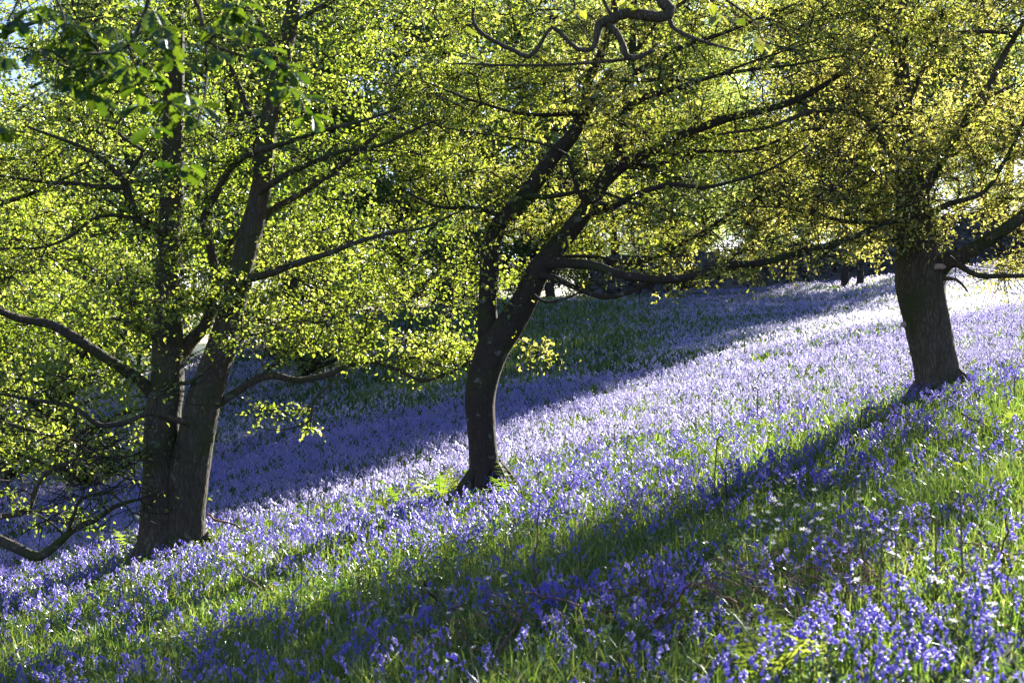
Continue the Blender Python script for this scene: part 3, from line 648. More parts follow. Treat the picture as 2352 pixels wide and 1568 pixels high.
# ------------------------------------------------------------------ overhanging branches close to the camera
def oak_leaf_tmpl(lobes=4):
    """a lobed oak leaf, blade folded along the midrib, unit length"""
    ys = np.linspace(0.04, 1.0, lobes*2+1); half = []
    for i, y in enumerate(ys):
        env = 0.30*math.sin(min(1, (y*0.92+0.10))**1.5*math.pi*0.83)+0.03
        half.append(env*(1.0 if i % 2 else 0.58))
    half[-1] = 0.05
    V = []; Q = []
    for y, h in zip(ys, half):
        droop = -0.16*y*y
        V += [[-h, y+(0.03 if h > .15 else 0), h*.35+droop], [-h*.5, y, h*.22+droop], [0, y, droop], [h*.5, y, h*.22+droop], [h, y+(0.03 if h > .15 else 0), h*.35+droop]]
    n = len(ys)
    for i in range(n-1):
        for j in range(4): Q.append([i*5+j, i*5+j+1, (i+1)*5+j+1, (i+1)*5+j])
    return np.array(V, float), np.array(Q)
OAKL = oak_leaf_tmpl()

def big_leaves(tree, spots, size, name="leaf_cluster", mat=None, k=(5, 9), droop=.5, tm=None):
    rng = tree.rng; tm = tm or OAKL
    for (X, Y, D_) in spots:
        c0 = P(X, Y, D_); n = int(rng.integers(*k))
        N = np.concatenate(tree.nodes); Rr = np.concatenate(tree.nrad)
        j = int(np.argmin(np.sum((N-c0)**2, 1))); A = N[j]
        az = rng.uniform(0, 2*math.pi)+np.arange(n)*2*math.pi/n+rng.normal(0, .3, n)
        d = np.stack([np.cos(az), np.sin(az), rng.normal(-droop, .35, n)], -1)
        nr = np.stack([rng.normal(0, .35, n), rng.normal(0, .35, n), np.full(n, 1.0)], -1)
        pos = c0+unit(d)*0.012
        V, Tq, Q = stamp(tm, pos, frames(d, nr), rng.uniform(size[0], size[1], n))
        a, r = tube(np.array([A, (A+c0)/2+[0, 0, .008], c0]), [.003, .0025, .002], 5)[0:2]
        t = np.concatenate([np.repeat(rng.uniform(0, 1, n), len(tm[0])), np.zeros(len(a))])
        fs = [Q, r+len(V)]; mi = [0, 1]
        if len(Tq): fs.append(Tq); mi.append(0)
        mk(name, np.vstack([V, a])-tree.base, fs, [mat or M_NEAROAK, M_TWIG], tree.root, midx=mi, attrs={"tint": t})

bx, by = -3.0, 3.4; b = np.array([bx, by, float(H(bx, by))])
tn = Tree("oak_tree", "blurred drooping sprays of big dark lobed oak leaves close overhead at the top left", "tree", b, M_BARKO, M_NEAROAK, LEAF_OAK, seed=61)
q = [wpx(bx, by, b[2]+h)+(wd*F/by*1.0, by) for h, wd in ((0, .42), (.8, .36), (2, .33), (4, .28), (6, .15))]
trunk(tn, [q], flare=[.2])
D = 5.6
def W3(pts): return [(*wpx(x, y, z), wd*F/y, y) for x, y, z, wd in pts]
s0 = P(345, -90, 5.6); s1 = P(430, -120, 5.6); s2 = P(60, -80, 5.4)
top = b+np.array([0, 0, 3.6])
for l in [
  W3([(*top, .09), (-2.4, 4.3, 2.4, .06), (s0[0], 5.5, s0[2]+.3, .03)])+[(345, -90, 12, D), (340, 0, 11, D), (325, 50, 10, D), (297, 105, 9, D), (250, 122, 7, D), (190, 128, 5, D-.1), (150, 180, 3, D-.1)],
  W3([(s0[0], 5.5, s0[2]+.3, .03)])+[(400, -80, 12, D), (458, 20, 10, D+.1), (472, 90, 9, D+.1), (530, 118, 8, D+.15), (600, 140, 7, D+.15), (650, 165, 6, D+.2), (682, 215, 5, D+.2), (700, 262, 3, D+.2)],
  [(472, 95, 6, D+.1), (474, 150, 5, D+.1), (468, 230, 4, D+.1), (440, 330, 3, D), (432, 372, 3, D)],
  [(296, 108, 5, D), (310, 150, 4, D-.1), (330, 200, 4, D-.1), (350, 240, 2.5, D-.1)],
  [(250, 122, 4, D), (220, 160, 4, D), (170, 190, 3, D)],
  W3([(-2.4, 4.3, 2.4, .05), (s2[0], 5.3, s2[2]+.2, .02)])+[(60, -80, 10, 5.4), (40, 0, 7, 5.4), (20, 40, 5, 5.4)],
  [(60, -60, 7, 5.4), (130, 0, 6, 5.4), (150, 60, 4, 5.4), (130, 110, 3, 5.4)],
]: tn.limb(l, wig=.006, rough=.1, sides=7, step=.04)
big_leaves(tn, [(x, y, D+tn.rng.uniform(-.15, .15)) for x, y in [(15, 55), (45, 45), (70, 20), (150, 50), (135, 90), (165, 110), (120, 185), (165, 190), (195, 150), (350, 20), (370, 60), (385, 90), (290, 95), (250, 120), (350, 160), (320, 200), (330, 240), (390, 235), (430, 215), (460, 240), (430, 262), (530, 25), (545, 10), (655, 150), (670, 160), (665, 200), (690, 225), (715, 262), (640, 190), (430, 375), (415, 390), (300, 150), (225, 120), (480, 60), (110, 20), (90, 110), (175, 60), (215, 215), (240, 170), (275, 165), (400, 130), (350, 290), (560, 60), (600, 110), (500, 120), (0, 290), (10, 130), (200, 70), (260, 60)]],
           (.060, .085))

bx, by = 5.2, 8.2; b = np.array([bx, by, float(H(bx, by))])
tg = Tree("oak_tree", "thick twisted near-black branch with few leaves hanging down at the top centre", "tree", b, M_BARKO, M_OAK, LEAF_OAK, seed=71)
q = [wpx(bx, by, b[2]+h)+(wd*F/by, by) for h, wd in ((0, .5), (.8, .42), (2, .36), (4, .3), (6, .2))]
trunk(tg, [q], flare=[.2])
D = 8.0
top = b+np.array([0, 0, 3.4])
for l in [
  W3([(*top, .16), (4.0, 8.1, 2.9, .10), (2.4, 8.0, 2.6, .085)])+[(1700, -160, 34, D), (1580, -70, 32, D), (1515, -15, 30, D), (1540, 22, 27, D), (1520, 38, 26, D), (1440, 28, 25, D), (1405, 42, 24, D), (1375, 55, 22, D), (1368, 85, 17, D), (1358, 112, 13, D), (1325, 113, 12, D), (1300, 90, 11, D), (1268, 64, 10, D), (1242, 100, 9, D), (1215, 130, 12, D), (1180, 116, 10, D), (1115, 85, 9, D), (1088, 55, 9, D), (1087, 20, 7, D)],
  [(1395, 55, 17, D), (1415, 75, 16, D), (1430, 105, 15, D), (1438, 128, 16, D), (1462, 132, 13, D), (1490, 120, 11, D), (1505, 115, 6, D)],
  [(1040, 146, 4, D+.3), (1180, 150, 6, D+.2), (1330, 145, 7, D+.1), (1430, 137, 8, D+.05), (1450, 132, 9, D)],
  [(1535, 25, 14, D), (1545, 62, 11, D), (1600, 92, 9, D-.1), (1665, 112, 6, D-.1), (1700, 120, 4, D-.1)],
  [(1410, 40, 8, D), (1385, 0, 8, D), (1375, -60, 8, D+.2)],
  [(1315, -80, 4, D+.3), (1320, 20, 4, D+.2), (1345, 80, 4, D+.1), (1400, 140, 3, D)],
  [(1600, -40, 8, D), (1680, 10, 6, D-.2), (1740, 60, 4, D-.2), (1750, 95, 3, D-.2), (1850, 120, 2.5, D-.2)],
]: tg.limb(l, wig=.008, rough=.16, sides=10, step=.04)
big_leaves(tg, [(x, y, D+tg.rng.uniform(-.15, .15)) for x, y in [(965, 20), (1125, 28), (1330, 20), (1290, 5), (1445, 8), (1475, 15), (1410, 5), (1740, 85), (1760, 100), (1640, 5), (1650, 30), (1690, 42), (1060, 70)]],
           (.05, .08), mat=M_OAK, k=(2, 4), tm=(np.array(LEAF_ROUND[0]), np.array([[0, 2, 1, 1], [0, 3, 2, 2], [1, 2, 5, 4], [2, 3, 6, 5]])))

# ------------------------------------------------------------------ background trees
def bg_tree_mesh(seed, h, cr, nleaf, leaf, leafm, bark, cz=0.28, trunkr=.16, conic=False, kk=70):
    rng = np.random.default_rng(seed)
    g = Geo()
    pts = np.array([[rng.normal(0, .12)*i, rng.normal(0, .12)*i, h*0.95*i/6] for i in range(7)]); pts[0, 2] = -.3
    rad = np.linspace(trunkr, .03, 7); sp = spline(np.c_[pts, rad], .4)
    V, Q, T = tube(sp[:, :3], sp[:, 3], 9, .08, seed)
    gT = [T]; g.add(V, Q)
    k = kk; cen = []
    for i in range(k):
        zf = rng.uniform(cz, 1.0)
        rr = cr*(math.sqrt(max(0.02, 1-((zf-.5)/.52)**2)) if not conic else (1.05-zf))*rng.uniform(.25, 1.0)
        a = rng.uniform(0, 2*math.pi)
        e = np.array([rr*math.cos(a), rr*math.sin(a), zf*h])
        s_ = sp[np.argmin(np.abs(sp[:, 2]-(zf*h-rr*(.5 if not conic else -.1)))), :3]
        m = (s_+e)/2+rng.normal(0, .15, 3)+[0, 0, .1*rr]
        pp = spline(np.c_[np.array([s_, m, e]), [.055, .035, .01]], .4)
        V, Q, T = tube(pp[:, :3], pp[:, 3], 5); gT.append(T+g.n); g.add(V, Q)
        cen += [e, e, (m+e)/2]
    cen = np.array(cen)
    n = nleaf; ci = rng.integers(0, len(cen), n)
    p = cen[ci]+rng.normal(0, 1, (n, 3))*np.array([.5, .5, .26])*(cr*.28)
    d = rng.normal(0, 1, (n, 3)); nr = rng.normal(0, 1, (n, 3)); nr[:, 2] = abs(nr[:, 2])+.3
    V2, T2, Q2 = stamp(LEAF_ROUND, p, frames(d, nr), rng.uniform(leaf*.7, leaf*1.2, n))
    tn_ = np.repeat(rng.uniform(0, 1, n), 7)
    Vt, Qt = g.arr()
    crown = mk("crown", V2, [T2, Q2], leafm, midx=[0, 0], smooth=False, attrs={"tint": tn_}, data_only=True)
    trk = mk("trunk", Vt, [Qt, np.concatenate(gT)], bark, data_only=True)
    return trk, crown

BGV = [bg_tree_mesh(101, 11.5, 3.4, 30000, .095, M_FAR, M_BARKC),
       bg_tree_mesh(102, 10.0, 3.0, 26000, .095, M_FAR, M_BARKC, cz=.2),
       bg_tree_mesh(103, 12.5, 3.6, 30000, .10, M_FAR, M_BARKO, cz=.33, trunkr=.2),
       bg_tree_mesh(104, 13.0, 2.6, 15000, .12, M_FARD, M_BARKO, cz=.1, conic=True)]
BGV.append(bg_tree_mesh(105, 12.5, 2.9, 22000, .095, M_FAR, M_BARKC, cz=.36))
SHR = [bg_tree_mesh(111, 3.9, 1.9, 15000, .06, M_ALDER, M_BARKA, cz=.10, trunkr=.06, kk=50),
       bg_tree_mesh(112, 5.4, 2.1, 18000, .06, M_ALDER, M_BARKA, cz=.12, trunkr=.08, kk=60)]

def plant_tree(pair, x, y, sc, rz, name, label, cat, group=None):
    r = empty(name, (x, y, float(H(x, y))), rz); r.scale = (sc, sc, sc)
    tag(r, label, cat, group)
    for nm, me in (("trunk", pair[0]), ("crown", pair[1])):
        o = bpy.data.objects.new(nm, me); COL.objects.link(o); o.parent = r
    return r

bgl = "slender light green tree in the woodland behind the stone wall and bank"
bgd = "dark blue-green conical tree among the woodland behind the bank"
spots = [  # x, y, variant, scale
 (-24, 44, 0, 1), (-20, 50, 2, 1), (-16.5, 43, 1, 1.05), (-13, 48, 3, 1), (-11, 43, 0, 1.0), (-8.6, 47, 2, 1.0), (-6, 43.5, 1, 1.05), (-5.4, 49, 3, 1.0),
 (-3.2, 46, 0, .95), (-.8, 52, 2, 1.05), (1.2, 46.5, 1, 1.0), (3.4, 53, 0, 1.0), (5.5, 56, 2, 1.0), (7.2, 60, 1, 1.1), (9.6, 55, 0, .9), (12.6, 57, 1, .9), (14.8, 62, 2, .95),
 (11.2, 51.5, 2, 1.08), (13.8, 53.5, 4, 1.1), (15.8, 52.5, 4, 1.08), (17.6, 55, 4, 1.1),  (-27, 52, 3, 1), (-2.5, 58, 3, 1.1), (-9.5, 56, 0, 1.1), (-15, 58, 2, 1.1), (-20, 62, 1, 1.2), (30, 62, 0, .9), (35, 56, 2, 1), (27, 70, 1, .9), (40, 62, 1, 1), (3, 66, 1, .7), (6.5, 70, 0, .7), (11.5, 72, 2, .65), (16.5, 74, 1, .7), (21, 69, 0, .6), (9, 78, 4, .8),
]
for i, (x, y, v, sc) in enumerate(spots):
    plant_tree(BGV[v], x, y, sc, i*1.7, "woodland_tree" if v != 3 else "conifer_tree", bgd if v == 3 else bgl, "tree",
               "dark conifers in the background wood" if v == 3 else "broadleaf trees of the background wood")
plant_tree(SHR[1], -8.4, 26.0, 1.0, .3, "hazel_bush", "big bright yellow-green bush filling the space behind the twin-stemmed tree on its left", "bush")
plant_tree(SHR[0], -6.4, 23.5, .95, 1.3, "hazel_bush", "smaller sunlit yellow-green bush close behind the left stem of the twin-stemmed tree", "bush")
plant_tree(SHR[1], -11.2, 31.0, 1.1, 2.3, "hazel_bush", "leafy lime-green bush furthest back at the left edge", "bush")
plant_tree(SHR[0], -4.4, 33.0, 1.15, 3.3, "hazel_bush", "rounded green bush on the bank seen between the two stems of the left tree", "bush")
SHF = [bg_tree_mesh(121, 4.6, 2.3, 9000, .11, M_FAR, M_BARKC, cz=.10, trunkr=.07, kk=40),
       bg_tree_mesh(122, 5.2, 2.4, 9000, .11, M_FARD, M_BARKC, cz=.08, trunkr=.07, kk=40)]
for i, (x, y, v, sc) in enumerate([(-5.0, 45.5, 1, .5), (-3.2, 47, 0, .5), (-1.4, 46, 1, .45), (.6, 48.5, 1, .42), (24, 58, 1, .8), (28, 54, 0, .9), (-5.5, 51, 0, 1), (-2.6, 52.5, 1, .9), (0.2, 51, 1, .85), (2.4, 54.5, 0, .6), (6.6, 56, 0, .55), (9.6, 58, 1, .8), (12.5, 56, 0, .6), (-9, 51, 0, 1.0), (-12.5, 52, 1, 1.1)]):
    plant_tree(SHF[v], x, y, sc, i*1.3, "woodland_bush", "darker bush in the gap under the woodland trees behind the wall" if v else "light green bush in the gap under the woodland trees behind the wall", "bush", "dark bushes behind the wall" if v else "light bushes behind the wall")
# two slim trunks by the wall
def slim(X, Ydn, wd, D_, lean, label, seed):
    x, y, z = hit(X, Ydn, 38, 50)
    b_ = np.array([x, y, z])
    t = Tree("birch_tree", label, "tree", b_, M_BARKC, M_OAK, LEAF_ROUND, seed=seed)
    q_ = [wpx(x+lean*h, y, z+h)+(wd*(1-h*.07), y) for h in (0, 1.5, 3, 5, 8)]
    trunk(t, [q_], sides=12, flare=[.15])
    t.limb([(*wpx(x+lean*2.5, y, z+2.5), wd*.4, y), (*wpx(x+lean+.9, y, z+4), wd*.3, y), (*wpx(x+1.8, y-.3, z+5), wd*.12, y)], sides=6)
    T_ = np.array([x, y, z+5.0])+t.rng.normal(0, 1, (90, 3))*[1.3, 1.3, 1.3]; T_ = T_[T_[:, 2] > z+2.4]
    t.grow(T_, spray=4, lpt=8, sl=(.3, .6), rs=1.6)
    t.finish((.08, .12))
slim(1940, 668, 19, 46, .02, "left one of two slim trunks standing before the stone wall beside the stout oak", 81)
slim(1976, 664, 17, 46.5, -.01, "right one of two slim trunks standing before the stone wall beside the stout oak", 82)

# ------------------------------------------------------------------ dry stone wall
def stone_wall():
    rng = np.random.default_rng(5)
    xs = [(2.6, 49), (7, 49.5), (12, 50), (17, 49.5), (23, 48)]
    sp = spline(np.array([[x, y, 0] for x, y in xs], float), .2)
    seg = np.r_[0, np.cumsum(np.linalg.norm(np.diff(sp[:, :2], axis=0), axis=1))]; L = seg[-1]
    cube = np.array([[-1, -1, -1], [1, -1, -1], [1, 1, -1], [-1, 1, -1], [-1, -1, 1], [1, -1, 1], [1, 1, 1], [-1, 1, 1]], float)*.5
    cq = np.array([[0, 3, 2, 1], [4, 5, 6, 7], [0, 1, 5, 4], [1, 2, 6, 5], [2, 3, 7, 6], [3, 0, 4, 7]])
    g = Geo()
    z = 0; row = 0
    hw = lambda x_: 1.12+.5*np.clip((x_-6)/5, 0, 1)
    while z < 1.8:
        hh = rng.uniform(.06, .12); s_ = 0
        while s_ < L:
            ln = rng.uniform(.15, .5)
            x = np.interp(s_, seg, sp[:, 0]); y = np.interp(s_, seg, sp[:, 1]); x2 = np.interp(s_+.1, seg, sp[:, 0]); y2 = np.interp(s_+.1, seg, sp[:, 1])
            a = math.atan2(y2-y, x2-x+1e-6)
            topd = .16*math.sin(s_*.7)+.08*math.sin(s_*2.3)
            if z+hh < hw(x)+topd:
                v = cube*np.array([ln*.96, .5-.12*z+rng.uniform(-.04, .06), hh*1.0])+rng.normal(0, .010, (8, 3))
                a2 = a+rng.normal(0, .06); ca, sa = math.cos(a2), math.sin(a2)
                v = np.c_[v[:, 0]*ca-v[:, 1]*sa, v[:, 0]*sa+v[:, 1]*ca, v[:, 2]]
                g.add(v+[x, y, float(H(x, y))-.06+z+hh/2], cq)
            s_ += ln
        z += hh
    for a_, b_ in zip(range(0, len(sp)-1, 3), range(3, len(sp)+3, 3)):   # hearting behind the faces
        b_ = min(b_, len(sp)-1); p0, p1 = sp[a_, :2], sp[b_, :2]; h0 = min(float(hw(p0[0])), float(hw(p1[0])))-.12
        q0, q1 = float(H(*p0)), float(H(*p1))
        g.add(np.array([[p0[0], p0[1]-.1, q0-.2], [p1[0], p1[1]-.1, q1-.2], [p1[0], p1[1]+.1, q1-.2], [p0[0], p0[1]+.1, q0-.2], [p0[0], p0[1]-.1, q0+h0], [p1[0], p1[1]-.1, q1+h0], [p1[0], p1[1]+.1, q1+h0], [p0[0], p0[1]+.1, q0+h0]]), cq)
    s_ = 0
    while s_ < L:   # coping stones on edge
        ln = rng.uniform(.08, .16)
        x = np.interp(s_, seg, sp[:, 0]); y = np.interp(s_, seg, sp[:, 1])
        topd = .16*math.sin(s_*.7)+.08*math.sin(s_*2.3)
        v = cube*np.array([ln*.9, .36, rng.uniform(.2, .32)])+rng.normal(0, .012, (8, 3))
        a2 = rng.normal(.1, .1)
        v = np.c_[v[:, 0]*math.cos(a2)-v[:, 2]*math.sin(a2), v[:, 1], v[:, 0]*math.sin(a2)+v[:, 2]*math.cos(a2)]
        g.add(v+[x, y, float(H(x, y))+hw(x)+topd], cq); s_ += ln
    V, Q = g.arr(); o = V.mean(0); o[2] = V[:, 2].min()
    ob = mk("dry_stone_wall", V-o, [Q], M_SLATE, smooth=False); ob.location = o
    tag(ob, "dark weathered dry stone wall running along the top of the bank", "wall")
stone_wall()

# ------------------------------------------------------------------ grass
def scatter(dens, D0, D1, rng, margin=1.12, power=None):
    """points spread over the visible wedge of ground"""
    half = CX/F*margin
    side = 1.9      # the meadow goes on beyond both edges of the view
    n = int((half*(D1**2-D0**2)+2*side*(D1-D0))*dens)
    y = rng.uniform(D0, D1, n*3); wy = half*y+side
    k = rng.uniform(0, 1, len(y)) < wy/(half*D1+side); y = y[k][:n]; wy = wy[k][:n]
    return rng.uniform(-1, 1, len(y))*wy, y

def blades(x, y, h, wd, rng, lean=.35):
    n = len(x); z = H(x, y)-.01
    az = rng.uniform(0, 2*math.pi, n); fa = rng.uniform(0, 2*math.pi, n)
    ln = np.abs(rng.normal(0, lean, n))*h
    dx, dy = np.cos(az)*ln, np.sin(az)*ln
    wx, wy = np.cos(fa)*wd/2, np.sin(fa)*wd/2
    V = np.empty((n, 7, 3))
    for k, (t, ww) in enumerate(((0, .8), (.4, 1.0), (.75, .65))):
        cx, cy, cz_ = x+dx*t*t, y+dy*t*t, z+h*t*(1-.12*t)
        V[:, 2*k] = np.stack([cx-wx*ww, cy-wy*ww, cz_], -1); V[:, 2*k+1] = np.stack([cx+wx*ww, cy+wy*ww, cz_], -1)
    V[:, 6] = np.stack([x+dx*1.15, y+dy*1.15, z+h*(.88-.3*np.minimum(1, ln/h)**2)], -1)
    b_ = (np.arange(n)*7)[:, None, None]
    Q = (np.array([[0, 1, 3, 2], [2, 3, 5, 4]])[None]+b_).reshape(-1, 4); T = (np.array([[4, 5, 6]])[None]+b_).reshape(-1, 3)
    return V.reshape(-1, 3), Q, T

def bell_density(x, y):
    """0..1 how thickly bluebells stand"""
    n = fbm2(x*.55+20, y*.55+20, 31)
    n2 = fbm2(x*2.1+20, y*2.1+20, 41, 2)
    near = np.clip(.56+n*.65+n2*.7, .04, 1)
    X = CX+F*x/y
    far = np.clip(.88+n*.45+n2*.65, .10, 1)
    bank = np.clip(np.exp(-((X-1130)/430)**2)*np.clip((y-25.5)/3, 0, 1)*(1.15+.5*n), 0, 1)
    far = far*(1-.86*np.clip(bank*1.3, 0, 1))
    t = np.clip((y-14.5)/2, 0, 1)
    return near*(1-t)+far*t

rng = np.random.default_rng(99)
parts = []
for dens, D0, D1, h0, h1, wd0 in ((1700, 3.6, 9.5, .06, .27, .0050), (1100, 9.5, 15, .06, .25, .0065), (420, 15, 24, .08, .22, .010), (200, 24, 52, .14, .28, .020)):
    x, y = scatter(dens, D0, D1, rng)
    tuft = fbm2(x*1.1+7, y*1.1+7, 51); keep = rng.uniform(0, 1, len(x)) < np.clip(.8+tuft*.6, .25, 1)
    x, y, tuft = x[keep], y[keep], tuft[keep]
    bd = bell_density(x, y)
    h = rng.uniform(h0, h1, len(x))*(1.05-.35*bd)*(1+.25*tuft)
    V, Q, T = blades(x, y, h, wd0*rng.uniform(.6, 1.4, len(x)), rng, .5)
    tn_ = np.repeat(np.clip(rng.beta(2, 2.4, len(x))+.18*tuft, 0, 1), 7)
    parts.append((V, Q, T, tn_))
off = 0; Vs, Qs, Ts, As = [], [], [], []
for V, Q, T, a in parts:
    Vs.append(V); Qs.append(Q+off); Ts.append(T+off); As.append(a); off += len(V)
o = mk("grass", np.concatenate(Vs), [np.concatenate(Qs), np.concatenate(Ts)], M_GRASS, midx=[0, 0], attrs={"tint": np.concatenate(As)})
tag(o, "long spring grass growing through the bluebells all over the slope", "grass", kind="stuff")
print("grass verts", off)

# low leafy herbs under the grass
xh, yh = scatter(330, 3.8, 15.5, rng)
kh = rng.uniform(0, 1, len(xh)) < np.clip(.55+.7*fbm2(xh*.9+3, yh*.9+3, 77), .05, 1); xh, yh = xh[kh], yh[kh]
nh = len(xh); ph_ = np.repeat(np.stack([xh, yh, H(xh, yh)+rng.uniform(.02, .15, nh)], -1), 5, 0)+rng.normal(0, .018, (nh*5, 3))
nr_ = rng.normal(0, .55, (nh*5, 3)); nr_[:, 2] = 1
V, T, Q = stamp(LEAF_ROUND, ph_, frames(rng.normal(0, 1, (nh*5, 3)), nr_), rng.uniform(.014, .032, nh*5), .6)
Fs_ = [T] + ([Q] if len(Q) else [])
o = mk("undergrowth", V, Fs_, M_HERB, midx=[0]*len(Fs_), smooth=False, attrs={"tint": np.repeat(rng.beta(2, 2, nh*5), 7)})
tag(o, "low small-leaved herbs filling the floor between the grass blades", "herbs", kind="stuff")

# ------------------------------------------------------------------ bluebells
def bell_flower(seed, detail=2):
    """stem plus flower head, unit metres. returns stem (V,F) and head (V,F quads)"""
    r = np.random.default_rng(seed)
    h = r.uniform(.24, .34); az = r.uniform(0, 2*math.pi); dirv = np.array([math.cos(az), math.sin(az), 0])
    t = np.linspace(0, 1, 7 if detail == 2 else 4)[:, None]
    st = np.array([0, 0, 1])*h*t+dirv*(.02*t+.055*np.clip(t-.6, 0, 1)**2*6)-np.array([0, 0, 1])*.06*np.clip(t-.75, 0, 1)**2*16*.6
    SV, SQ, _ = tube(st, np.linspace(.0030, .0014, len(st)), 4 if detail == 2 else 3, cap=False)
    HV, HQ = Geo(), None
    nb = {2: 9, 1: 7, 0: 4}[detail]
    for i in range(nb):
        f = .58+.44*i/nb
        j = f*(len(st)-1); j0 = int(min(j, len(st)-2)); p0 = st[j0]*(1-(j-j0))+st[j0+1]*(j-j0) if j0 < len(st)-1 else st[-1]
        a = az+r.normal(0, .9) if detail == 2 else r.uniform(0, 6.28)
        out = np.array([math.cos(a), math.sin(a), 0])
        p1 = p0+out*.016+np.array([0, 0, .004])
        ax = unit(out*.55+np.array([0, 0, -1.0])+r.normal(0, .15, 3))
        Ln = r.uniform(.017, .023)*(1.0 if detail == 2 else 1.15 if detail == 1 else 1.6); w_ = .0055*(1 if detail == 2 else 1.25 if detail == 1 else 2.2)
        if detail == 2:
            ring = np.array([p1, p1+ax*Ln*.25, p1+ax*Ln*.75, p1+ax*Ln])
            V, Q, _ = tube(ring, [.0025, w_*.95, w_, w_*1.75], 6, cap=False)
        elif detail == 1:
            V, Q, _ = tube(np.array([p1, p1+ax*Ln*.35, p1+ax*Ln]), [.003, w_, w_*1.5], 3, cap=False)
        else:
            s_ = unit(np.cross(ax, r.normal(0, 1, 3)))*w_
            V = np.array([p1-s_*.5, p1+s_*.5, p1+ax*Ln+s_, p1+ax*Ln-s_]); Q = np.array([[0, 1, 2, 3]])
        HV.add(V, Q)
    HVv, HQ = HV.arr()
    return (SV, SQ), (HVv, HQ)

def scatter_flowers(x, y, tm_list, rng, sc0, sc1, t0=0, t1=1):
    Vs, Qs, Ms, As = [], [], [], []; off = 0
    pick = rng.integers(0, len(tm_list), len(x))
    for k, ((SV, SQ), (HV, HQ)) in enumerate(tm_list):
        m = pick == k; n = int(m.sum())
        if n == 0: continue
        V = np.vstack([SV, HV]); Q = np.vstack([SQ, HQ+len(SV)]); mi = np.r_[np.zeros(len(SQ), int), np.ones(len(HQ), int)]
        a = rng.uniform(0, 2*math.pi, n); ca, sa = np.cos(a), np.sin(a)
        tlx, tly = rng.normal(0, .12, n), rng.normal(0, .12, n)
        s_ = rng.uniform(sc0, sc1, n)
        X_ = (V[None, :, 0]*ca[:, None]-V[None, :, 1]*sa[:, None]+V[None, :, 2]*tlx[:, None])*s_[:, None]+x[m][:, None]
        Y_ = (V[None, :, 0]*sa[:, None]+V[None, :, 1]*ca[:, None]+V[None, :, 2]*tly[:, None])*s_[:, None]+y[m][:, None]
        Z_ = V[None, :, 2]*s_[:, None]+H(x[m], y[m])[:, None]-.01
        W_ = np.stack([X_, Y_, Z_], -1).reshape(-1, 3)
        Vs.append(W_); Qs.append((Q[None]+(np.arange(n)*len(V))[:, None, None]).reshape(-1, 4)+off); Ms.append(np.tile(mi, n))
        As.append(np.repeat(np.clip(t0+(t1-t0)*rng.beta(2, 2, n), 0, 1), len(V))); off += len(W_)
    return Vs, Qs, Ms, As, off

NEAR = [bell_flower(200+i, 2) for i in range(8)]
MID = [bell_flower(220+i, 1) for i in range(8)]
FARB = [bell_flower(240+i, 0) for i in range(8)]
Vs, Qs, Ms, As = [], [], [], []; off = 0; first = None
for dens, D0, D1, tm, s0_, s1_, t0_, t1_ in ((98, 3.9, 11, NEAR, .5, .90, 0, .42), (120, 11, 15.5, MID, .5, .9, 0, .75), (135, 15.5, 26, MID, .5, .95, .6, 1.1), (110, 26, 50, FARB, .65, 1.0, .5, 1.1)):  # petal tint lifted from the sunlit band outwards, sun brightness put into the colour
    x, y = scatter(dens, D0, D1, rng)
    keep = rng.uniform(0, 1, len(x)) < bell_density(x, y)
    x, y = x[keep], y[keep]
    if first is None:      # the 300 largest in view stand as flowers of their own
        inview = (np.abs(x) < y*CX/F*.99) & ((CY-F*(H(x, y)+.25)/y) < 1560)
        order = np.where(inview)[0][np.argsort(y[inview])][:300]
        first = (x[order].copy(), y[order].copy())
        mk_ = np.ones(len(x), bool); mk_[order] = False; x, y = x[mk_], y[mk_]
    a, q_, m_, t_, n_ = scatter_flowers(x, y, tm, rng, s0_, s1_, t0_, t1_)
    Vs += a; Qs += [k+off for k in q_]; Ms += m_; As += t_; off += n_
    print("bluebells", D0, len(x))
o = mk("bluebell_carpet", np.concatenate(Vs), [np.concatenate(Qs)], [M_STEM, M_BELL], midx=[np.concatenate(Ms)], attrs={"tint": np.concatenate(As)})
tag(o, "dense carpet of violet-blue bluebells covering the whole slope", "bluebells", kind="stuff")

protos = []
for k, ((SV, SQ), (HV, HQ)) in enumerate(NEAR):
    rr = np.random.default_rng(k)
    sm = mk("bluebell", SV, [SQ], M_STEM, data_only=True, attrs={"tint": np.full(len(SV), .5)})
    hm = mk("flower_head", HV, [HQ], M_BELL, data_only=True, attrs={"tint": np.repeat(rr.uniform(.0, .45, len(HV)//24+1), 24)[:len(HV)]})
    protos.append((sm, hm))
for i, (x, y) in enumerate(zip(*first)):
    sm, hm = protos[i % 8]
    r = bpy.data.objects.new("bluebell", sm); COL.objects.link(r)
    r.location = (x, y, float(H(x, y))-.01); r.rotation_euler = (rng.normal(0, .1), rng.normal(0, .1), rng.uniform(0, 6.28)); s_ = rng.uniform(.55, .98); r.scale = (s_,)*3
    tag(r, "violet-blue bluebell with nodding flowers in the nearest grass at the bottom", "bluebell", "nearest bluebells in the grass")
    hd = bpy.data.objects.new("flower_head", hm); COL.objects.link(hd); hd.parent = r

